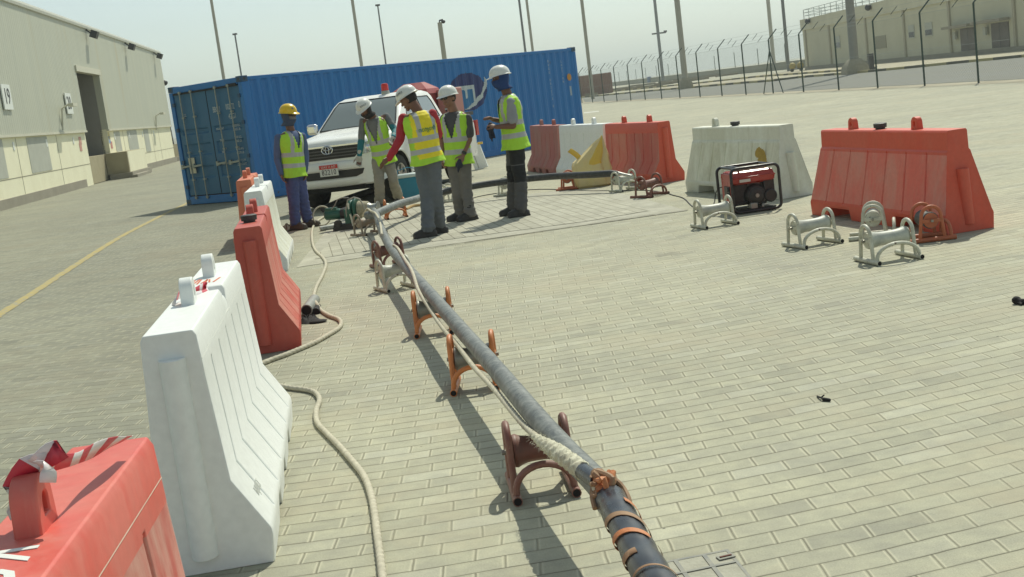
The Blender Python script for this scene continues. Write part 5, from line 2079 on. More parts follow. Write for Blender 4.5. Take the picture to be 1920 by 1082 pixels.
HW = [(0, .60), (.02, .68), (.06, .755), (.13, .82), (.25, .862), (.5, .885), (3.3, .885), (5.0, .875), (5.18, .83), (5.22, .78)]
TZ = [(0, 1.03), (.02, 1.08), (.06, 1.115), (.13, 1.14), (.3, 1.165), (.8, 1.215), (1.25, 1.265), (1.34, 1.20), (3.42, 1.20), (3.44, 1.20), (5.22, 1.20)]
st = set([0, .02, .06, .13, .2, .3, .4, .6, 1.0, 1.25, 1.34, 1.6, 2.2, 2.8, 3.3, 3.42, 3.44, 4.6, 5.0, 5.18, 5.22])
for a in AX:
    for i in range(-14, 15):
        st.add(round(a + i * .034, 4))
    st.add(round(a - RA - .02, 4))
    st.add(round(a + RA + .02, 4))
rs = []
for y in sorted(st):
    w_, z = lerp_tab(HW, y), lerp_tab(TZ, y)
    zb = .42 if .2 < y < 4.9 else .40
    for a in AX:
        e = RA ** 2 - (y - a) ** 2
        if e > 0:
            zb = max(zb, .40 + math.sqrt(e))
    cr = .035 if y < 1.3 else .0
    wing = .03 if y < 1.3 else .0
    pr = [(0, z + cr), (.45 * w_, z + cr * .8), (.74 * w_, z + cr * .2), (.86 * w_, z - .015 - wing * .4), (.955 * w_, z - .07), (w_ * .99, z - .16), (w_, .92), (w_ * .995, .75), (w_ * .985, .62), (w_ * .97, min(.52, zb) if zb < .5 else zb), (w_ * .95, zb), (0, zb)]
    for q in range(len(pr)):
        if pr[q][1] < zb:
            pr[q] = (pr[q][0], zb)
    # door waist crease
    ring = [Vector((x, y, zz)) for x, zz in pr] + [Vector((-x, y, zz)) for x, zz in reversed(pr[1:-1])]
    rs.append(ring)
MB().rings(rs).build('body', M_CAR, tk, smooth=32)
MB().box((0, 2.6, .40), (1.3, 4.7, .22)).build('underbody', M_UND, tk)
# arch liners, wheels
M_TYR = mat('dusty tyre', (.022, .022, .022), .85, dirt=(.10, .09, .07), amt=.5, scale=10)
M_RIM = mat('alloy rim', (.50, .51, .50), .3, .8)
for y in AX:
    for s_ in (-1, 1):
        bb = MB()
        n = 18
        bb.rings([[Vector((s_ * x, y + (RA - .005) * math.cos(math.pi * i / n), .40 + (RA - .005) * math.sin(math.pi * i / n))) for i in range(n + 1)] for x in (.50, .875)], close=False, cap=False)
        bb.build('arch_liner', M_UND, tk, smooth=0)
        xo, xi = s_ * .875, s_ * .62
        bb = MB()
        bb.lathe((xi, y, .385), (s_, 0, 0), [(0, .25), (.0, .33), (.02, .37), (.06, .385), (.20, .385), (.235, .37), (.255, .33), (.25, .235)], 36, cap=False)
        wl = bb.build('wheel', M_TYR, tk, smooth=30)
        bb = MB()
        bb.lathe((xo - s_ * .005, y, .385), (s_, 0, 0), [(-.02, .235), (0, .232), (-.012, .215), (-.07, .20), (-.075, .05), (-.02, .045), (-.012, .035), (-.01, .0)], 30, cap=False)
        for k in range(6):
            a = k * math.pi / 3 + .2
            bb.bar((xo - s_ * .035, y + .04 * math.cos(a), .385 + .04 * math.sin(a)), (xo - s_ * .018, y + .215 * math.cos(a), .385 + .215 * math.sin(a)), .075, .03, up=(1, 0, 0))
        bb.build('rim', M_RIM, wl, smooth=30)
        bb = MB()
        for k in range(6):
            a = k * math.pi / 3 + .2 + math.pi / 6
            bb.lathe((xo - s_ * .06, y + .15 * math.cos(a), .385 + .15 * math.sin(a)), (s_, 0, 0), [(0, .042), (.004, .042)], 8)
        bb.build('rim_opening', M_UND, wl, smooth=0)
        # flared arch lip
        bb = MB()
        bb.tube([(s_ * .882, y + (RA + .01) * math.cos(math.pi * i / 20), .40 + (RA + .01) * math.sin(math.pi * i / 20)) for i in range(21)], .020, 6)
        bb.build('arch_lip', M_CAR, tk)
# grille: dark opening with slats, chrome surround and three-ellipse emblem
fy = -.006
bb = MB()
gp = [(-.56, 1.035), (.56, 1.035), (.53, .90), (.46, .84), (-.46, .84), (-.53, .90)]
bb.prism([Vector((x, 0, z)) for x, z in gp], (0, .03, 0), (0, fy - .002, 0))
gr = bb.build('grille', M_BLKP, tk)
for z in (.885, .935, .985):
    hw_ = .50 if z < .9 else .53
    MB().box((0, fy - .012, z), (2 * hw_, .018, .018)).build('grille_bar', mat('satin dark bar', (.10, .10, .10), .35), gr)
bb = MB()
bb.bar((-.58, fy - .01, 1.055), (.58, fy - .01, 1.055), .03, .038)
bb.build('chrome_strip', M_CHR, gr, bevel=.006)
bb = MB()


def ering(cx, cz, a, b_, r):
    bb.tube([(cx + a * math.cos(2 * math.pi * i / 28), fy - .03, cz + b_ * math.sin(2 * math.pi * i / 28)) for i in range(28)], r, 6, loop=True)


ering(0, .995, .098, .066, .009)
ering(0, .995 - .005, .033, .058, .007)
ering(0, .995 + .028, .070, .030, .007)
bb.build('emblem', M_CHR, gr)
# lower intake
bb = MB()
ip = [(-.60, .645), (.60, .645), (.56, .56), (.44, .52), (-.44, .52), (-.56, .56)]
bb.prism([Vector((x, 0, z)) for x, z in ip], (0, .03, 0), (0, fy - .002, 0))
bb.build('lower_intake', M_BLKP, tk)
# bumper bulge
bb = MB()
rs = []
for i in range(13):
    u = -1 + 2 * i / 12
    x = .80 * u
    y = -.035 + .16 * abs(u) ** 3.2
    rs.append([Vector((x, y + .10, .80)), Vector((x, y + .01, .795)), Vector((x, y - .02, .77)), Vector((x, y - .028, .70)), Vector((x, y - .02, .665)), Vector((x, y + .06, .655))])
bb.rings(rs)
bb.build('bumper', M_CAR, tk, smooth=50)
bb = MB()
rs = []
for i in range(13):
    u = -1 + 2 * i / 12
    x = .80 * u
    y = -.035 + .16 * abs(u) ** 3.2
    rs.append([Vector((x, y + .08, .51)), Vector((x, y - .01, .505)), Vector((x, y - .02, .47)), Vector((x, y + .01, .40)), Vector((x, y + .1, .37))])
bb.rings(rs)
bb.build('bumper', M_CAR, tk, smooth=50)
MB().box((0, .2, .34), (1.1, .3, .08)).build('skid_plate', M_UND, tk)
# headlights, fog lamps
for s_ in (-1, 1):
    path = [(.60, .000), (.68, .018), (.755, .06), (.82, .13), (.865, .26)]
    bb = MB()
    rs = []
    for i, (x, y) in enumerate(path):
        z0, z1 = .87 + i * .012, 1.05 + i * .012
        rs.append([Vector((s_ * (x + .012), y - .02, z0)), Vector((s_ * (x + .012), y - .02, z1)), Vector((s_ * (x - .02), y + .03, z1)), Vector((s_ * (x - .02), y + .03, z0))])
    bb.rings(rs)
    hl = bb.build('headlight', plain('clear lamp lens', (.42, .45, .46), .08, .35), tk, smooth=40)
    MB().lathe((s_ * .70, .02, .965), (0, -1, 0), [(0, .062), (.02, .05), (.032, .02)], 16).build('lamp_bulb', M_CHR, hl)
# plate: red strip over white, lettering
pl = MB().box((0, -.078, .665), (.335, .012, .185)).build('number_plate', mat('white plate', (.72, .73, .68), .5, amt=.2), tk, bevel=.004)
MB().box((0, -.0855, .725), (.333, .003, .065)).build('plate_strip', mat('red plate strip', (.60, .04, .035), .5), pl)
tm = text_mb('82210', .125, .001, .78, 1.1)
tm.xf(frame((0, -.0862, .633), (1, 0, 0), (0, 0, 1), (0, -1, 0)))
tm.build('plate_digits', M_DARK, pl, smooth=0)
tm = text_mb('U.A.E 11 A.D', .052, .001, .9)
tm.xf(frame((0, -.0885, .725), (1, 0, 0), (0, 0, 1), (0, -1, 0)))
tm.build('plate_text', mat('white plate', (.72, .73, .68), .5), pl, smooth=0)
# bonnet shut lines
for s_ in (-1, 1):
    bb = MB()
    bb.tube([(s_ * .70, .07, 1.108), (s_ * .755, .4, 1.158), (s_ * .775, .9, 1.205), (s_ * .78, 1.24, 1.245)], .0035, 5)
    bb.build('shut_line', M_BLKP, tk)
# cab greenhouse
zb_, zr_ = 1.19, 1.80
bb = MB()
lv = [(zb_, 1.22, 3.52, .825), (1.30, 1.36, 3.50, .80), (1.68, 1.86, 3.36, .672), (1.755, 2.0, 3.30, .635), (1.80, 2.14, 3.18, .56), (1.815, 2.4, 3.0, .40)]
rs = []
for z, y0, y1, hw_ in lv:
    c_ = .05
    rs.append([Vector(q + (z,)) for q in ((-hw_ + c_, y0 - .03 * (z < 1.7)), (0, y0 - .07 * (z < 1.72)), (hw_ - c_, y0 - .03 * (z < 1.7)), (hw_, y0 + c_), (hw_, (y0 + y1) / 2), (hw_, y1 - c_), (hw_ - c_, y1), (-hw_ + c_, y1), (-hw_, y1 - c_), (-hw_, (y0 + y1) / 2), (-hw_, y0 + c_))])
bb.rings(rs)
bb.build('cab', M_CAR, tk, smooth=45)


def cab_pt(x_, z):
    for i in range(len(lv) - 1):
        if lv[i][0] <= z <= lv[i + 1][0]:
            f = (z - lv[i][0]) / (lv[i + 1][0] - lv[i][0])
            return [lv[i][k] + (lv[i + 1][k] - lv[i][k]) * f for k in (1, 2, 3)]


# windscreen
rs, rs2 = [], []
for z in (1.285, 1.34, 1.45, 1.56, 1.67, 1.735):
    y0, y1, hw_ = cab_pt(0, z)
    e = hw_ - .085
    ring = [Vector((e * u, y0 - .03 - .04 * (1 - u * u) - .012, z + .004)) for u in (-1, -.6, -.2, .2, .6, 1)]
    rs.append(ring)
bb = MB()
bb.rings(rs, close=False, cap=False)
ws = bb.build('windscreen', M_GLS, tk, smooth=60)
edge = [rs[0][i] for i in range(6)] + [r_[5] for r_ in rs[1:]] + [rs[-1][i] for i in (4, 3, 2, 1, 0)] + [r_[0] for r_ in reversed(rs[1:-1])]
MB().tube(edge, .013, 6, loop=True).build('windscreen_seal', M_BLKP, tk)
MB().tube([rs[0][1] + Vector((0, -.02, .01)), rs[0][3] + Vector((0, -.03, .02)), rs[1][4] + Vector((0, -.02, .02))], .007, 5).build('wiper', M_BLKP, tk)
MB().box((0, 2.05, 1.66), (.18, .03, .06)).build('rear_view_mirror', M_BLKP, tk)
# side windows with black surrounds
for s_ in (-1, 1):
    for poly in ([(1.62, 1.30), (2.44, 1.30), (2.44, 1.69), (2.02, 1.69)], [(2.54, 1.30), (3.28, 1.30), (3.18, 1.60), (3.10, 1.69), (2.54, 1.69)]):
        pts = []
        for y, z in poly:
            hw_ = cab_pt(0, z)[2]
            pts.append(Vector((s_ * (hw_ + .006), y, z)))
        bb = MB()
        bb.prism(pts, (-.02 * s_, 0, 0), (0, 0, 0))
        wd = bb.build('side_window', M_GLS, tk, smooth=0)
        MB().tube(pts, .011, 6, loop=True).build('window_seal', M_BLKP, wd)
    for y in (1.45, 2.49, 3.36):
        MB().tube([(s_ * .886, y, .55), (s_ * .888, y, .92), (s_ * .868, y, 1.13)], .0035, 5).build('door_gap', M_BLKP, tk)
    for y in (2.28, 3.18):
        MB().box((s_ * .897, y, 1.0), (.03, .16, .035)).build('door_handle', M_CAR, tk, bevel=.01)
    MB().box((s_ * .99, 1.58, 1.34), (.20, .12, .19)).build('wing_mirror', M_CHR if s_ < 0 else M_CAR, tk, bevel=.045)
    MB().bar((s_ * .84, 1.60, 1.28), (s_ * .94, 1.58, 1.29), .05, .04).build('mirror_stem', M_BLKP, tk)
# roof beacon
bn = MB().lathe((.23, 2.22, 1.80), (0, 0, 1), [(0, .075), (.05, .075), (.065, .068)], 18).build('beacon_base', mat('beacon base', (.42, .42, .36), .4, .5), tk)
MB().lathe((.23, 2.22, 1.866), (0, 0, 1), [(0, .066), (.10, .064), (.125, .05), (.13, .02)], 18).build('beacon_dome', plain('red beacon plastic', (.62, .03, .02), .2), bn)
# bed: open top with tailgate
MB().box((0, 4.3, 1.215), (1.5, 1.5, .012)).build('bed_cover', M_UND, tk)
MB().box((.80, 4.35, 1.25), (.09, 1.55, .07)).build('bed_rail', M_BLKP, tk)
MB().box((.86, 5.15, .95), (.05, .14, .30)).build('tail_lamp', plain('tail lamp red', (.45, .02, .02), .2), tk)
tm = text_mb('4x4', .16, .001, .8)
tm.xf(frame((.893, 4.72, 1.0), (0, 1, 0), (0, 0, 1), (1, 0, 0)))
tm.build('side_marking', M_DARK, tk, smooth=0)
# red equipment boxes carried on the bed
M_RBX = mat('faded red box', (.34, .05, .05), .55, dirt=(.42, .17, .15), amt=.6, scale=4)
rt = Matrix.Translation(TN) @ Matrix.Rotation(TR_YAW, 4, 'Z')
w0 = rt @ Vector((.05, 4.15, 1.225))
eq = thing('equipment_box', w0, 'red peaked equipment box riding on the pickup bed above the cab', 'equipment box', rz=TR_YAW)
bb = MB()
bb.box((0, 0, .25), (.75, .7, .5))
bb.build('box_body', M_RBX, eq, bevel=.01)
bb = MB()
bb.rings([[Vector(q) for q in ((-.40, -.37, .503), (.40, -.37, .503), (.40, .37, .503), (-.40, .37, .503))], [Vector(q) for q in ((-.36, -.33, .60), (.36, -.33, .60), (.36, .33, .60), (-.36, .33, .60))], [Vector(q) for q in ((-.18, -.1, .74), (.18, -.1, .74), (.18, .1, .74), (-.18, .1, .74))]])
bb.build('peaked_lid', M_RBX, eq, smooth=20)
w1 = rt @ Vector((.62, 4.5, 1.225))
e2 = thing('extinguisher_box', w1, 'upright pinkish-red box with slots at the rear side of the pickup bed', 'box', rz=TR_YAW)
MB().box((0, 0, .28), (.36, .5, .56)).build('box_body', mat('pinkish red box', (.45, .17, .14), .5, dirt=(.50, .26, .22), amt=.6, scale=3), e2, bevel=.02)
for z in (.18, .40):
    MB().box((-.02, -.252, z), (.03, .006, .12)).build('slot', M_DARK, e2)
    MB().box((-.02, -.254, z - .01), (.05, .006, .03)).build('latch', mat('pale latch', (.6, .6, .55), .4), e2)
# white leaning panel by the rear wheel
p = G(896, 318)
o = thing('leaning_panel', (p.x, p.y, 0), 'white plastic panel leaning behind the pickup, beside the blue container', 'panel', rz=R(-15))
MB().box((0, .1, .27), (.30, .06, .56), Matrix.Rotation(R(-14), 3, 'Y')).build('panel', W_P, o, bevel=.01)
MB().box((-.05, .06, .27), (.012, .02, .5), Matrix.Rotation(R(-14), 3, 'Y')).build('panel_rib', M_GREYP, o)
MB().box((.10, .1, .56), (.10, .062, .05)).build('yellow_tab', M_BAGY, o)

# ================================================================== people
M_SKIN = mat('brown skin', (.17, .078, .045), .55, amt=.25, scale=20)
M_SKIN2 = mat('tan skin', (.27, .135, .085), .55, amt=.25, scale=20)
M_LIME = mat('lime high-visibility cloth', (.42, .74, .04), .7, dirt=(.36, .60, .05), amt=.4, scale=9, bump=.35, bscale=22)
M_VYEL = mat('yellow high-visibility cloth', (.84, .70, .015), .7, dirt=(.72, .58, .03), amt=.4, scale=9, bump=.35, bscale=22)
M_REFL = mat('silver reflective tape', (.44, .45, .44), .4, .0, amt=.4, scale=14)
M_BOOT = mat('black work boot', (.020, .018, .018), .5, dirt=(.09, .08, .065), amt=.4, scale=20)
M_BOOTB = mat('dusty brown boot', (.055, .04, .032), .6, dirt=(.17, .14, .10), amt=.5, scale=15)
M_HW = mat('white helmet shell', (.74, .75, .70), .3, dirt=(.60, .59, .50), amt=.25, scale=8)
M_HY = mat('yellow helmet shell', (.74, .50, .012), .3, dirt=(.60, .42, .04), amt=.25, scale=8)
M_SHADES = plain('dark lenses', (.015, .014, .016), .12)
M_HAIR = mat('black hair', (.015, .012, .011), .8)


def hand(bb, w_, d, pn, curl=.5, s=1., side=1):
    """palm and five jointed fingers; d: pointing direction, pn: palm-side normal"""
    d = Vector(d).normalized()
    pn = Vector(pn)
    pn = (pn - d * pn.dot(d)).normalized()
    x = d.cross(pn)
    pal = w_ + d * .05 * s
    M = Matrix((x, d, pn)).transposed()
    bb.ell(pal, (.042 * s, .054 * s, .019 * s), M, 14)
    for k, (ox, ln) in enumerate(((-.031, .066), (-.011, .076), (.010, .072), (.029, .056))):
        p0 = w_ + (d * .088 + x * ox) * s
        a = curl * (.8 + .12 * k)
        pts = [p0]
        dd = d + x * ox * 2.2
        ang = 0
        for seg in (.45, .32, .23):
            ang += a
            v = (dd * math.cos(ang) + pn * math.sin(ang)).normalized()
            pts.append(pts[-1] + v * ln * seg * s)
        for i in range(3):
            bb.tcap(pts[i], pts[i + 1], .0095 * s * (1 - .08 * i), .0088 * s * (1 - .1 * i), 8)
    t0 = w_ + (d * .025 - x * .030 * side) * s
    t1 = t0 + (d * .035 - x * .030 * side + pn * .012) * s
    t2 = t1 + (d * .032 - x * .008 * side + pn * .014) * s
    bb.tcap(t0, t1, .015 * s, .011 * s, 8)
    bb.tcap(t1, t2, .011 * s, .0085 * s, 8)


def loft_vals(tab, n):
    out = []
    for i in range(n + 1):
        w_ = tab[0][0] + (tab[-1][0] - tab[0][0]) * i / n
        for a, b_ in zip(tab, tab[1:]):
            if a[0] <= w_ <= b_[0] + 1e-9:
                f = (w_ - a[0]) / (b_[0] - a[0])
                f = f * f * (3 - 2 * f)
                out.append([w_] + [a[k] + (b_[k] - a[k]) * f for k in range(1, len(a))])
                break
    return out


VEST = [(-.12, .200, .168), (.0, .188, .155), (.25, .172, .135), (.5, .178, .132), (.68, .194, .136), (.80, .197, .128), (.88, .185, .114), (.94, .138, .092), (.985, .080, .070)]


def person(label, y0, J, face, look, skin, parts, boots, girth=1., seed=0):
    Q = lambda k: V(J[k][0], J[k][1], y0 + (J[k][2] if len(J[k]) > 2 else 0))
    pel, neck, head = Q('pelvis'), Q('neck'), Q('head')
    foot = [Q('ankL'), Q('ankR')]
    base = (foot[0] + foot[1]) / 2
    root = thing('person', (base.x, base.y, 0), label, 'person')
    Ti = Matrix.Translation((-base.x, -base.y, 0))
    up = (neck - pel).normalized()
    Lt = (neck - pel).length
    fr = Vector(face)
    fr = (fr - up * fr.dot(up)).normalized()
    sd = fr.cross(up)          # towards the person's right? sign only matters for symmetry
    g = girth
    T = lambda u, v, w_: pel + sd * u + fr * v + up * (w_ * Lt)
    shL, shR, elL, elR, wrL, wrR = [Q(k) for k in ('shL', 'shR', 'elL', 'elR', 'wrL', 'wrR')]
    hiL, hiR, knL, knR = [Q(k) for k in ('hiL', 'hiR', 'knL', 'knR')]
    lk = Vector(look).normalized()
    hup = (head - neck).normalized()
    hup = (hup - lk * hup.dot(lk)).normalized()
    hs = lk.cross(hup)
    HM = Matrix((hs, lk, hup)).transposed()
    Hd = lambda u, v, w_: head + hs * u + lk * v + hup * w_
    # ---- body, one continuous surface
    bb = MB()
    bb.ell(Hd(0, -.008, .022), (.076, .096, .100), HM, 18)
    bb.ell(Hd(0, .022, -.042), (.056, .066, .070), HM, 16)
    bb.tcap(Hd(0, .085, .018), Hd(0, .108, -.022), .010, .015, 8)
    bb.tcap(Hd(-.028, .086, -.060), Hd(.028, .086, -.060), .011, .011, 8)
    bb.ell(Hd(0, .074, -.098), (.026, .022, .020), HM, 10)
    bb.tcap(Hd(-.04, .078, .028), Hd(.04, .078, .028), .014, .014, 8)
    for s_ in (-1, 1):
        bb.ell(Hd(.076 * s_, -.008, -.012), (.010, .020, .032), HM, 10)
    bb.tcap(Hd(0, -.02, -.06), neck + up * .0, .055, .062, 14)
    for a_, b_, ra, rb in ((shL, elL, .050, .040), (elL, wrL, .040, .027), (shR, elR, .050, .040), (elR, wrR, .040, .027)):
        bb.tcap(a_, b_, ra * g, rb * g, 12)
    bb.tcap(T(-.12, 0, .86), T(.12, 0, .86), .06, .06, 12)
    bb.tcap(shL, T(0, 0, .80), .05, .07, 12)
    bb.tcap(shR, T(0, 0, .80), .05, .07, 12)
    M3 = Matrix((sd, fr, up)).transposed()
    bb.ell(T(0, 0, .55), (.145 * g, .10 * g, .20), M3, 16)
    bb.ell(T(0, 0, .10), (.135 * g, .10 * g, .17), M3, 16)
    for a_, b_, ra, rb in ((hiL, knL, .075, .05), (knL, foot[0], .048, .035), (hiR, knR, .075, .05), (knR, foot[1], .048, .035)):
        bb.tcap(a_, b_, ra, rb, 12)
    for side, (w_, el, key) in enumerate(((wrL, elL, 'hdL'), (wrR, elR, 'hdR'))):
        hd = Q(key)
        pn = Vector(parts.get('palm' + 'LR'[side], (0, 0, -1)))
        if abs(pn.normalized().dot((hd - w_).normalized())) > .9:
            pn = Vector((0, -1, 0))
        hand(bb, w_, hd - w_, pn, parts.get('curl', .45), 1.0, 1 if side else -1)
    bb.xf(Ti)
    bo = solidify(bb, .0085, 3)
    bo.build('body', skin, root, smooth=0)
    for p_ in root.children:
        p_.data.polygons.foreach_set('use_smooth', [True] * len(p_.data.polygons))
    for s_ in (-1, 1):
        bb = MB()
        bb.ell(Hd(.031 * s_, .083, .008), (.014, .010, .009), HM, 10)
        bb.xf(Ti)
        bb.build('eye', plain('eye', (.25, .22, .20), .2), root)
    # ---- boots
    bd = [Vector(parts.get('toeL', face)), Vector(parts.get('toeR', face))]
    for i, a_ in enumerate(foot):
        d = bd[i]
        d = Vector((d.x, d.y, 0)).normalized()
        s_ = Vector((-d.y, d.x, 0))
        g0 = Vector((a_.x, a_.y, 0))
        bb = MB()
        bb.tcap(g0 - d * .055 + Vector((0, 0, .048)), g0 + d * .14 + Vector((0, 0, .042)), .046, .046, 14)
        bb.tcap(g0 + d * .02 + Vector((0, 0, .08)), g0 + d * .15 + Vector((0, 0, .045)), .05, .044, 14)
        bb.tcap(g0 - d * .01 + Vector((0, 0, .06)), Vector((a_.x, a_.y, max(a_.z, .13) + .04)), .05, .052, 14)
        bb.box(g0 + d * .045 + Vector((0, 0, .014)), (.095, .285, .026), Matrix((s_, d, Vector((0, 0, 1)))).transposed())
        bb.xf(Ti)
        o = solidify(bb, .011, 3)
        o.v = [(x, y, max(z, .002)) for x, y, z in o.v]
        o.build('boot', boots, root)
    # ---- trousers
    tcol, tb = parts['trousers']
    bb = MB()
    bb.ell(T(0, 0, .04), (.158 * g, .125 * g, .13), M3, 18)
    for hp, kn, an in ((hiL, knL, foot[0]), (hiR, knR, foot[1])):
        k = tb
        bb.tcap(hp + up * .02, kn, .100 * g, .074 * k, 16)
        bb.tcap(kn, kn.lerp(an, .5), .074 * k, .072 * k, 16)
        hem = Vector((an.x, an.y, an.z)) + Vector((0, 0, .02))
        bb.tcap(kn.lerp(an, .5), hem, .072 * k, .076 * k, 16)
    bb.xf(Ti)

    def wr(v, sd_=seed):
        low = max(0, 1 - v.z / .45)
        return .016 * noise.noise(Vector((v.x * 9 + sd_, v.y * 9, v.z * 4))) + (.009 + .012 * low) * noise.noise(Vector((v.x * 13, v.y * 13 + sd_, v.z * 30 + 4 * v.x)))
    tr = solidify(bb, .013, 4, wr)
    tr.v = [(x, y, max(z, .05)) for x, y, z in tr.v]
    tro = tr.build('trousers', [tcol] + parts.get('extra_mats', []), root)
    tro.data.polygons.foreach_set('use_smooth', [True] * len(tro.data.polygons))
    if 'knee' in parts:
        kz = parts['knee']
        for p_ in tro.data.polygons:
            c = p_.center
            if kz(c + Vector((base.x, base.y, 0))):
                p_.material_index = 1
    # ---- shirt torso and sleeves
    sc, hemw = parts['shirt'], parts.get('hem', -.06)
    bb = MB()
    rs = []
    for w_, ru, rv in loft_vals([(hemw, .178, .145)] + [(a, b_ - .014, c - .014) for a, b_, c in VEST[1:]], 26):
        rs.append([T((ru * g) * math.cos(a), (rv * g) * math.sin(a), w_) for a in [2 * math.pi * j / 40 for j in range(40)]])
    bb.rings(rs)
    bb.xf(Ti)
    bb.build('shirt', sc, root, smooth=60)
    for sh, el, wr_ in ((shL, elL, wrL), (shR, elR, wrR)):
        kind = parts['sleeve']
        bb = MB()
        if kind == 'short':
            e = sh.lerp(el, .72)
            bb.tcap(T(0, 0, .80).lerp(sh, .8), sh, .052, .058 * g, 16)
            bb.tcap(sh, e, .058 * g, .068 * g, 16)
        else:
            bb.tcap(T(0, 0, .80).lerp(sh, .8), sh, .050, .056 * g, 16)
            bb.tcap(sh, sh.lerp(el, .4), .056 * g, .060 * g, 16)
            bb.tcap(sh.lerp(el, .4), el, .060 * g, .052, 16)
            bb.tcap(el, wr_, .054, .040, 16)
        bb.xf(Ti)
        s2 = solidify(bb, .011, 3, lambda v: .006 * noise.noise(Vector((v.x * 22, v.y * 22, v.z * 18 + seed))))
        so_ = s2.build('sleeve', parts.get('sleeve_mat', sc), root)
        so_.data.polygons.foreach_set('use_smooth', [True] * len(so_.data.polygons))
        if 'cuff_mat' in parts:
            so_.data.materials.append(parts['cuff_mat'])
            for p_ in so_.data.polygons:
                c = p_.center + Vector((base.x, base.y, 0))
                if (c - wr_).length < (el - wr_).length * 1.15:
                    p_.material_index = 1
    # ---- vest
    vm = parts['vest']
    na, nl = 84, 64
    tabv = loft_vals(VEST, nl)
    rs = []
    for w_, ru, rv in tabv:
        ring = []
        for j in range(na):
            a = 2 * math.pi * j / na
            k = 1 + .05 * noise.noise(Vector((math.cos(a) * 2.2 + seed, math.sin(a) * 2.2, w_ * 4))) + .045 * noise.noise(Vector((math.cos(a) * 6, math.sin(a) * 6 + seed, w_ * 9)))
            k += .10 * max(0, .05 - w_)
            ring.append(T(ru * g * k * math.cos(a), rv * g * k * math.sin(a), w_ + (.012 * math.sin(3 * a + seed) if w_ < -.09 else 0)))
        rs.append(ring)
    bb = MB()
    bb.rings(rs, cap=False)
    kf, km = [], []
    for i, f in enumerate(bb.f):
        lv_, j = i // na, i % na
        a = 2 * math.pi * (j + .5) / na
        w_, ru, rv = tabv[lv_]
        u, v = ru * math.cos(a), rv * math.sin(a)
        mi = 0
        if .10 < w_ < .20 or .36 < w_ < .46:
            mi = 1
        if w_ >= .46 and abs(abs(u) - .098) < .026:
            mi = 1
        if parts.get('two_tone') and mi == 0 and (w_ < .0 or abs(u) > .158):
            mi = 2
        if v > 0 and abs(u) < (w_ - parts.get('vneck', .50)) * .20:
            continue
        if v > 0 and abs(u) < .0055 and w_ < .52 and parts.get('open', 0) == 0:
            mi = 3
        kf.append(f)
        km.append(mi)
    bb.f, bb.m = kf, km
    bb.xf(Ti)
    vo = bb.build('safety_vest', [vm, M_REFL, M_LIME, mat('zip', (.10, .14, .03), .6)], root, smooth=70)
    sdm = vo.modifiers.new('s', 'SOLIDIFY')
    sdm.thickness = .004
    sdm.offset = 1
    if 'back_text' in parts:
        tm = text_mb(parts['back_text'], .078, .0008, .9)
        w_ = .60
        ru, rv = [(b_, c) for a_, b_, c in tabv if a_ >= w_][0]
        vs = []
        for x, y, z in tm.v:
            uu = x + .01
            ang = math.asin(max(-1, min(1, uu / (ru * g))))
            vs.append(T(uu, -(rv * g * math.cos(ang)) * 1.03 - .008 - z, w_ + y / Lt))
        # reading direction from behind
        vs = []
        for x, y, z in tm.v:
            uu = x
            ang = math.asin(max(-1, min(1, uu / (ru * g))))
            vs.append(T(uu * parts.get('tsign', 1), -(rv * g * math.cos(ang)) * 1.03 - .007 - z, w_ + y / Lt))
        tm.v = [tuple(v) for v in vs]
        tm.xf(Ti)
        tm.build('vest_lettering', mat('green print', (.02, .22, .10), .6), root, smooth=0)
    # ---- helmet
    hm = parts['helmet']
    bb = MB()
    rs = []
    c0 = Hd(0, -.004, .040)
    n = 40
    for i in range(13):
        a_ = math.pi / 2 * i / 12
        ring = []
        for j in range(n):
            b_ = 2 * math.pi * j / n
            rx_, ry_ = .114 * math.cos(a_) ** .86, .134 * math.cos(a_) ** .86
            ridge = 1 + .045 * math.exp(-(math.cos(b_) / .22) ** 2) * math.sin(2 * a_)
            ring.append(c0 + hs * rx_ * math.cos(b_) * ridge + lk * ry_ * math.sin(b_) * ridge + hup * (.118 * math.sin(a_) + .006))
        rs.append(ring)
    brim = []
    for rr_, zz in ((1.0, .004), (1.10, -.004), (1.11, -.009), (1.0, -.006)):
        ring = []
        for j in range(n):
            b_ = 2 * math.pi * j / n
            pk = max(0, math.sin(b_)) ** 3
            ext = (rr_ - 1) * (1 + 2.4 * pk)
            ring.append(c0 + hs * .114 * (1 + ext) * math.cos(b_) + lk * .134 * (1 + ext) * math.sin(b_) + hup * (zz - .016 * pk * (rr_ > 1)))
        brim.append(ring)
    bb.rings(list(reversed(brim)) + rs)
    bb.xf(Ti)
    ho = bb.build('helmet', hm, root, smooth=50)
    if 'badge' in parts:
        for (az, el_, r_, mm) in parts['badge']:
            q = c0 + hs * .119 * math.cos(el_) * math.cos(az) + lk * .139 * math.cos(el_) * math.sin(az) + hup * (.118 * math.sin(el_) + .006)
            nrm = (q - c0).normalized()
            bb = MB()
            bb.lathe(q + nrm * .001, nrm, [(-.004, r_), (.002, r_), (.0025, r_ * .8)], 14)
            bb.xf(Ti)
            bb.build('helmet_badge', mm, ho)
    if 'helmet_text' in parts:
        tx, az, sz = parts['helmet_text']
        el_ = .45
        q = c0 + hs * .121 * math.cos(el_) * math.cos(az) + lk * .141 * math.cos(el_) * math.sin(az) + hup * (.118 * math.sin(el_) + .006)
        nrm = (q - c0).normalized()
        xx = hup.cross(nrm).normalized()
        yy_ = nrm.cross(xx)
        tm = text_mb(tx, sz, .001, .8)
        tm.v = [(x, y, z - 3.2 * x * x + .003) for x, y, z in tm.v]
        tm.xf(frame(q, xx, yy_, nrm))
        tm.xf(Ti)
        tm.build('helmet_lettering', M_DARK, ho, smooth=0)
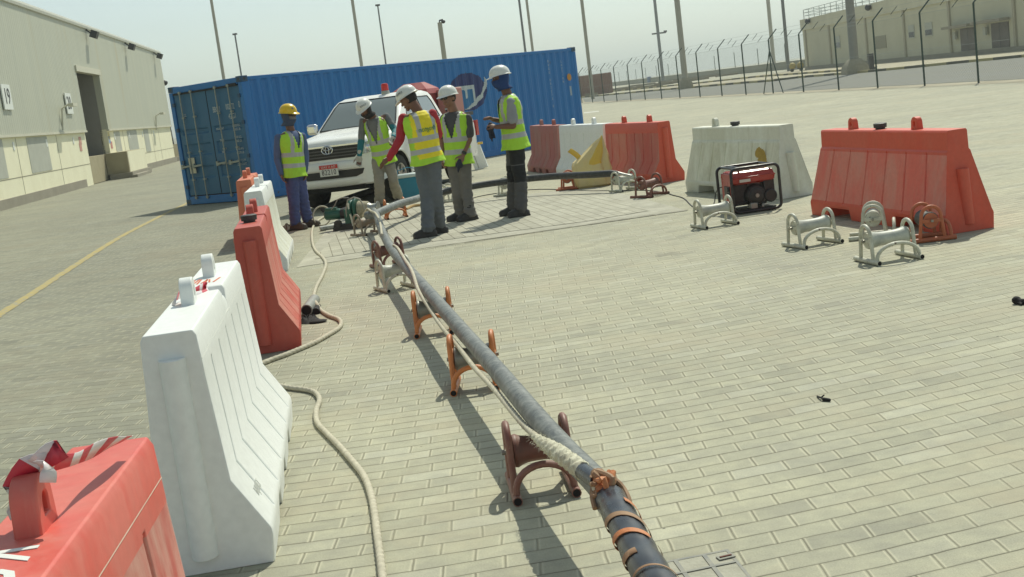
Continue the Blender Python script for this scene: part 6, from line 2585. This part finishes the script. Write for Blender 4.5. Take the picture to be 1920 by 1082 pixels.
    # ---- head coverings
    if 'mask' in parts:
        mm, top, frontv = parts['mask']
        bb = MB()
        rs = []
        for z, rx_, ry_, oy in ((-.150, .088, .092, -.03), (-.125, .078, .086, -.02), (-.095, .072, .088, .008), (-.055, .078, .105, .012), (-.015, .085, .112, .006), (.02, .088, .112, 0), (.045, .088, .112, 0)):
            ring = []
            for j in range(36):
                a = 2 * math.pi * j / 36
                ring.append(Hd(rx_ * math.cos(a), oy + ry_ * math.sin(a), z))
            rs.append(ring)
        bb.rings(rs, cap=False)
        kf = []
        for i, f in enumerate(bb.f):
            lv_, j = i // 36, i % 36
            a = 2 * math.pi * (j + .5) / 36
            if math.sin(a) > frontv and lv_ >= top:
                continue
            kf.append(f)
        bb.f = kf
        bb.m = [0] * len(kf)
        bb.xf(Ti)
        mo = bb.build('head_scarf', mm, root, smooth=60)
        q = mo.modifiers.new('s', 'SOLIDIFY')
        q.thickness = .004
        q.offset = 1
    if 'face_mask' in parts:
        bb = MB()
        rs = []
        for z, rx_, ry_ in ((-.105, .045, .092), (-.08, .060, .108), (-.04, .068, .122), (-.005, .070, .108)):
            rs.append([Hd(rx_ * math.sin(a), ry_ * math.cos(a), z) for a in [(-1.2 + 2.4 * j / 14) for j in range(15)]])
        bb.rings(rs, close=False, cap=False)
        bb.xf(Ti)
        mo = bb.build('face_mask', parts['face_mask'], root, smooth=60)
        mo.modifiers.new('s', 'SOLIDIFY').thickness = .004
    if parts.get('shades'):
        bb = MB()
        for s_ in (-1, 1):
            bb.ell(Hd(.033 * s_, .096, .006), (.031, .012, .019), HM, 12)
            bb.bar(Hd(.062 * s_, .088, .012), Hd(.082 * s_, -.01, .010), .008, .008)
        bb.bar(Hd(-.012, .104, .010), Hd(.012, .104, .010), .006, .006)
        bb.xf(Ti)
        bb.build('sunglasses', M_SHADES, root)
    if parts.get('hair'):
        bb = MB()
        bb.ell(Hd(0, -.022, .012), (.081, .088, .088), HM, 16)
        bb.xf(Ti)
        bb.build('hair', M_HAIR, root)
    # ---- gloves
    for key, side in (('gloveL', 0), ('gloveR', 1)):
        if key in parts:
            w_, hd = (wrL, Q('hdL')) if side == 0 else (wrR, Q('hdR'))
            el = elL if side == 0 else elR
            bb = MB()
            pn = Vector(parts.get('palm' + 'LR'[side], (0, -1, 0)))
            hand(bb, w_, hd - w_, pn, parts.get('curl', .45), 1.22, 1 if side else -1)
            bb.tcap(w_ + (el - w_).normalized() * .07, w_ + (hd - w_).normalized() * .03, .044, .038, 14)
            bb.xf(Ti)
            solidify(bb, .008, 2).build('glove', parts[key], root)
    # ---- belt strap, lanyard
    return root, T, Ti, Hd, dict(wrL=wrL, wrR=wrR, elR=elR, elL=elL)


M_BLUEO = mat('blue overalls', (.085, .125, .25), .85, dirt=(.075, .10, .18), amt=.5, scale=6, bump=.2, bscale=40)
M_BLUET = mat('blue overall trousers', (.068, .088, .23), .85, dirt=(.06, .075, .16), amt=.5, scale=6, bump=.2, bscale=40)
M_SCARFB = mat('blue grey scarf', (.05, .075, .13), .85)
M_GREYM = mat('grey mask cloth', (.20, .20, .19), .85)
r1 = person('worker in blue overalls, yellow helmet and lime vest standing by the left barriers', 17.9,
            dict(pelvis=(551, 322), neck=(545, 244), head=(541, 216), shL=(522, 258, -.10), shR=(567, 256, .12), elL=(520, 298, -.08), elR=(573, 294, .14), wrL=(528, 326, -.14), wrR=(572, 320, .06), hdL=(532, 342, -.16), hdR=(574, 336, .04),
                 hiL=(545, 330, -.06), hiR=(560, 328, .07), knL=(551, 378, -.08), knR=(567, 374, .08), ankL=(554, 419, -.1), ankR=(576, 411, .14)),
            (.80, -.60, 0), (.95, -.55, -.12), M_SKIN,
            dict(trousers=(M_BLUET, 1.12), shirt=M_BLUEO, sleeve='long', vest=M_LIME, helmet=M_HY, mask=(M_SCARFB, 3, .45), face_mask=M_GREYM, shades=True, toeL=(.85, -.5, 0), toeR=(.95, -.25, 0), vneck=.52, palmL=(1, 0, 0), palmR=(-1, 0, 0),
                 badge=[(1.2, .5, .016, M_GREYM)]), M_BOOTB, 1.0, 3)

M_KHAKI = mat('khaki grey trousers', (.30, .28, .225), .85, dirt=(.22, .21, .17), amt=.5, scale=7, bump=.2, bscale=40)
M_GREYS = mat('grey shirt', (.17, .175, .175), .85, amt=.3, bump=.15, bscale=40)
M_TEAL = mat('teal sleeve', (.01, .17, .20), .7, amt=.3)
M_GLOVEW = mat('white knit glove', (.50, .49, .42), .9, dirt=(.35, .34, .28), amt=.6, scale=15)
M_BEARD = mat('dark scarf', (.022, .019, .018), .9)
r2 = person('worker in white helmet and white gloves bending towards the winch before the pickup', 19.6,
            dict(pelvis=(720, 296), neck=(699, 219, -.12), head=(684, 204, -.24), shL=(680, 226, -.06), shR=(724, 218, -.04), elL=(677, 266, -.06), elR=(741, 245, -.12), wrL=(674, 292, -.12), wrR=(738, 257, -.36), hdL=(673, 310, -.14), hdR=(733, 268, -.44),
                 hiL=(709, 304), hiR=(729, 302), knL=(711, 342, -.06), knR=(737, 338, -.02), ankL=(711, 378, .05), ankR=(746, 368, .35)),
            (-.30, -.95, 0), (-.50, -.75, -.50), M_SKIN,
            dict(trousers=(M_KHAKI, 1.08), shirt=M_GREYS, sleeve='long', cuff_mat=M_TEAL, vest=M_LIME, helmet=M_HW, mask=(M_BEARD, 3, .30), toeL=(-.5, -.85, 0), toeR=(-.3, -.95, 0), hem=-.16, gloveL=M_GLOVEW, gloveR=M_GLOVEW, vneck=.36,
                 helmet_text=('BOMCO', 2.4, .036)), mat('grey work boot', (.10, .095, .085), .7, amt=.4), .95, 7)

M_JEANG = mat('washed grey jeans', (.135, .15, .165), .85, dirt=(.10, .11, .12), amt=.5, scale=7, bump=.2, bscale=40)
M_REDS = mat('red sleeve', (.42, .020, .035), .75, dirt=(.33, .02, .03), amt=.4, scale=8)
r3 = person('worker in yellow vest with red sleeves, seen from behind, pointing down at the winch', 14.6,
            dict(pelvis=(801, 296), neck=(783, 208), head=(766, 186, .02), shL=(756, 222, .08), shR=(811, 214, .02), elL=(750, 262, .0), elR=(822, 252, .16), wrL=(729, 297, -.10), wrR=(818, 262, .36), hdL=(712, 312, -.14), hdR=(812, 268, .44),
                 hiL=(791, 303, .03), hiR=(812, 302, -.02), knL=(800, 364, .03), knR=(817, 362, .0), ankL=(803, 428, -.10), ankR=(824, 420, .14)),
            (-.55, .83, 0), (-.86, .30, -.42), M_SKIN,
            dict(trousers=(M_JEANG, 1.12), shirt=M_REDS, sleeve='long', vest=M_VYEL, helmet=M_HW, hair=True, two_tone=True, toeL=(-.95, -.2, 0), toeR=(-.97, .1, 0), curl=.16, palmL=(.3, -.5, -.5), back_text='Brogton', tsign=-1,
                 helmet_text=('BOMCO', 2.9, .034), hem=-.05), M_BOOT, 1.05, 12)

M_DKS = mat('dark grey polo', (.075, .072, .08), .85, amt=.3, bump=.15, bscale=40)
M_TAUPE = mat('taupe trousers', (.175, .165, .15), .85, dirt=(.13, .12, .11), amt=.4, scale=7, bump=.2, bscale=40)
r4 = person('worker in sunglasses, white helmet and dark polo, standing beside the pickup door', 16.0,
            dict(pelvis=(860, 298), neck=(850, 208), head=(841, 184, -.03), shL=(833, 222, .06), shR=(877, 222, -.06), elL=(829, 264, .10), elR=(880, 262, -.06), wrL=(829, 296, .04), wrR=(868, 292, -.16), hdL=(830, 314, .02), hdR=(862, 304, -.20),
                 hiL=(850, 304, .02), hiR=(869, 304, -.03), knL=(857, 354, .02), knR=(874, 353, -.04), ankL=(863, 402, .06), ankR=(882, 404, -.12)),
            (-.42, -.90, 0), (-.62, -.78, -.05), M_SKIN2,
            dict(trousers=(M_TAUPE, 1.02), shirt=M_DKS, sleeve='short', vest=M_LIME, helmet=M_HW, shades=True, hair=True, toeL=(-.95, -.25, 0), toeR=(-.9, -.4, 0), vneck=.40, palmL=(1, 0, 0), palmR=(-.4, .6, -.4), curl=.55), M_BOOT, .98, 19)

M_TEE = mat('light grey tee shirt', (.30, .31, .33), .85, amt=.3, bump=.15, bscale=40)
M_CHAR = mat('charcoal trousers', (.085, .083, .085), .85, dirt=(.12, .115, .11), amt=.5, scale=7, bump=.2, bscale=40)
M_BALA = mat('blue balaclava', (.012, .045, .16), .85, amt=.3)
kneez = lambda c: (.44 < c.z < .64) or (.66 < c.z < .88 and c.x > .17 and c.y < 15.66)
r5 = person('tall worker with blue face scarf, white helmet and grey sleeves, rightmost', 15.7,
            dict(pelvis=(966, 268), neck=(951, 176), head=(938, 147), shL=(958, 192, -.16), shR=(955, 190, .20), elL=(962, 236, -.18), elR=(955, 230, .26), wrL=(930, 238, -.20), wrR=(924, 224, .10), hdL=(916, 234, -.16), hdR=(911, 218, .02),
                 hiL=(967, 274, -.09), hiR=(963, 273, .10), knL=(976, 334, -.12), knR=(963, 334, .08), ankL=(978, 390, -.16), ankR=(962, 388, .16)),
            (-.96, -.22, 0), (-.97, -.30, -.10), M_SKIN,
            dict(trousers=(M_CHAR, 1.16), extra_mats=[mat('black knee patch', (.015, .015, .016), .8)], knee=kneez, shirt=M_TEE, sleeve='short', vest=M_LIME, helmet=M_HW, mask=(M_BALA, 4, .35), toeL=(-.97, -.2, 0), toeR=(-.97, -.1, 0),
                 badge=[(.55, .35, .020, mat('blue badge', (.10, .22, .42), .4)), (.98, .35, .016, mat('orange badge', (.55, .30, .16), .4))], palmL=(0, .4, -.8), palmR=(0, 0, -1), curl=.6), M_BOOT, 1.06, 27)


def held_glove(px, py, y, label, seed, L=.2):
    random.seed(seed)
    p = V(px, py, y)
    bb = MB()
    bb.ell(p, (.05, .035, .045))
    for k in range(5):
        q = p + Vector((random.uniform(-.03, .03), random.uniform(-.02, .02), -.02))
        bb.tcap(q, q + Vector((random.uniform(-.02, .03), random.uniform(-.01, .01), -L * random.uniform(.5, .8))), .014, .011, 8)
    bb.tcap(p, p + Vector((.01, 0, .05)), .035, .03, 10)
    o = solidify(bb, .008, 2).build('work_gloves', mat('dark blue glove', (.02, .025, .045), .8))
    return tag(o, label, 'gloves')


held_glove(919, 241, 15.55, 'dark blue gloves dangling from the hands of the tall blue-scarfed worker', 4, .18)
held_glove(861, 310, 15.80, 'black gloves held low by the worker in sunglasses', 8, .08)
# wrist watch
T4 = r4[4]
d = (r4[4]['elR'] - r4[4]['wrR']).normalized()
c = r4[4]['wrR'] + d * .04
bb = MB()
bb.lathe(c - d * .012, d, [(0, .034), (.024, .035)], 16)
bb.box(c + Vector((0, -.036, 0)), (.03, .012, .03))
bb.xf(r4[2])
bb.build('wrist_watch', M_DARK, r4[0])

# ================================================================== hazy air over the whole site
hz = MB().box((0, 1990, 29.5), (6400, 4200, 61)).build('haze', plain('tmp_air', (1, 1, 1)), smooth=0)
hm_ = bpy.data.materials.new('hazy air')
hm_.use_nodes = True
ht = hm_.node_tree
for n_ in list(ht.nodes):
    ht.nodes.remove(n_)
ho_ = ht.nodes.new('ShaderNodeOutputMaterial')
hv = ht.nodes.new('ShaderNodeVolumePrincipled')
hv.inputs['Color'].default_value = (.88, .95, .92, 1)
hv.inputs['Density'].default_value = .0007
hv.inputs['Anisotropy'].default_value = .3
ht.links.new(hv.outputs[0], ho_.inputs['Volume'])
hz.data.materials.clear()
hz.data.materials.append(hm_)
tag(hz, 'thin pale haze in the air over the yard', 'haze', kind='stuff')
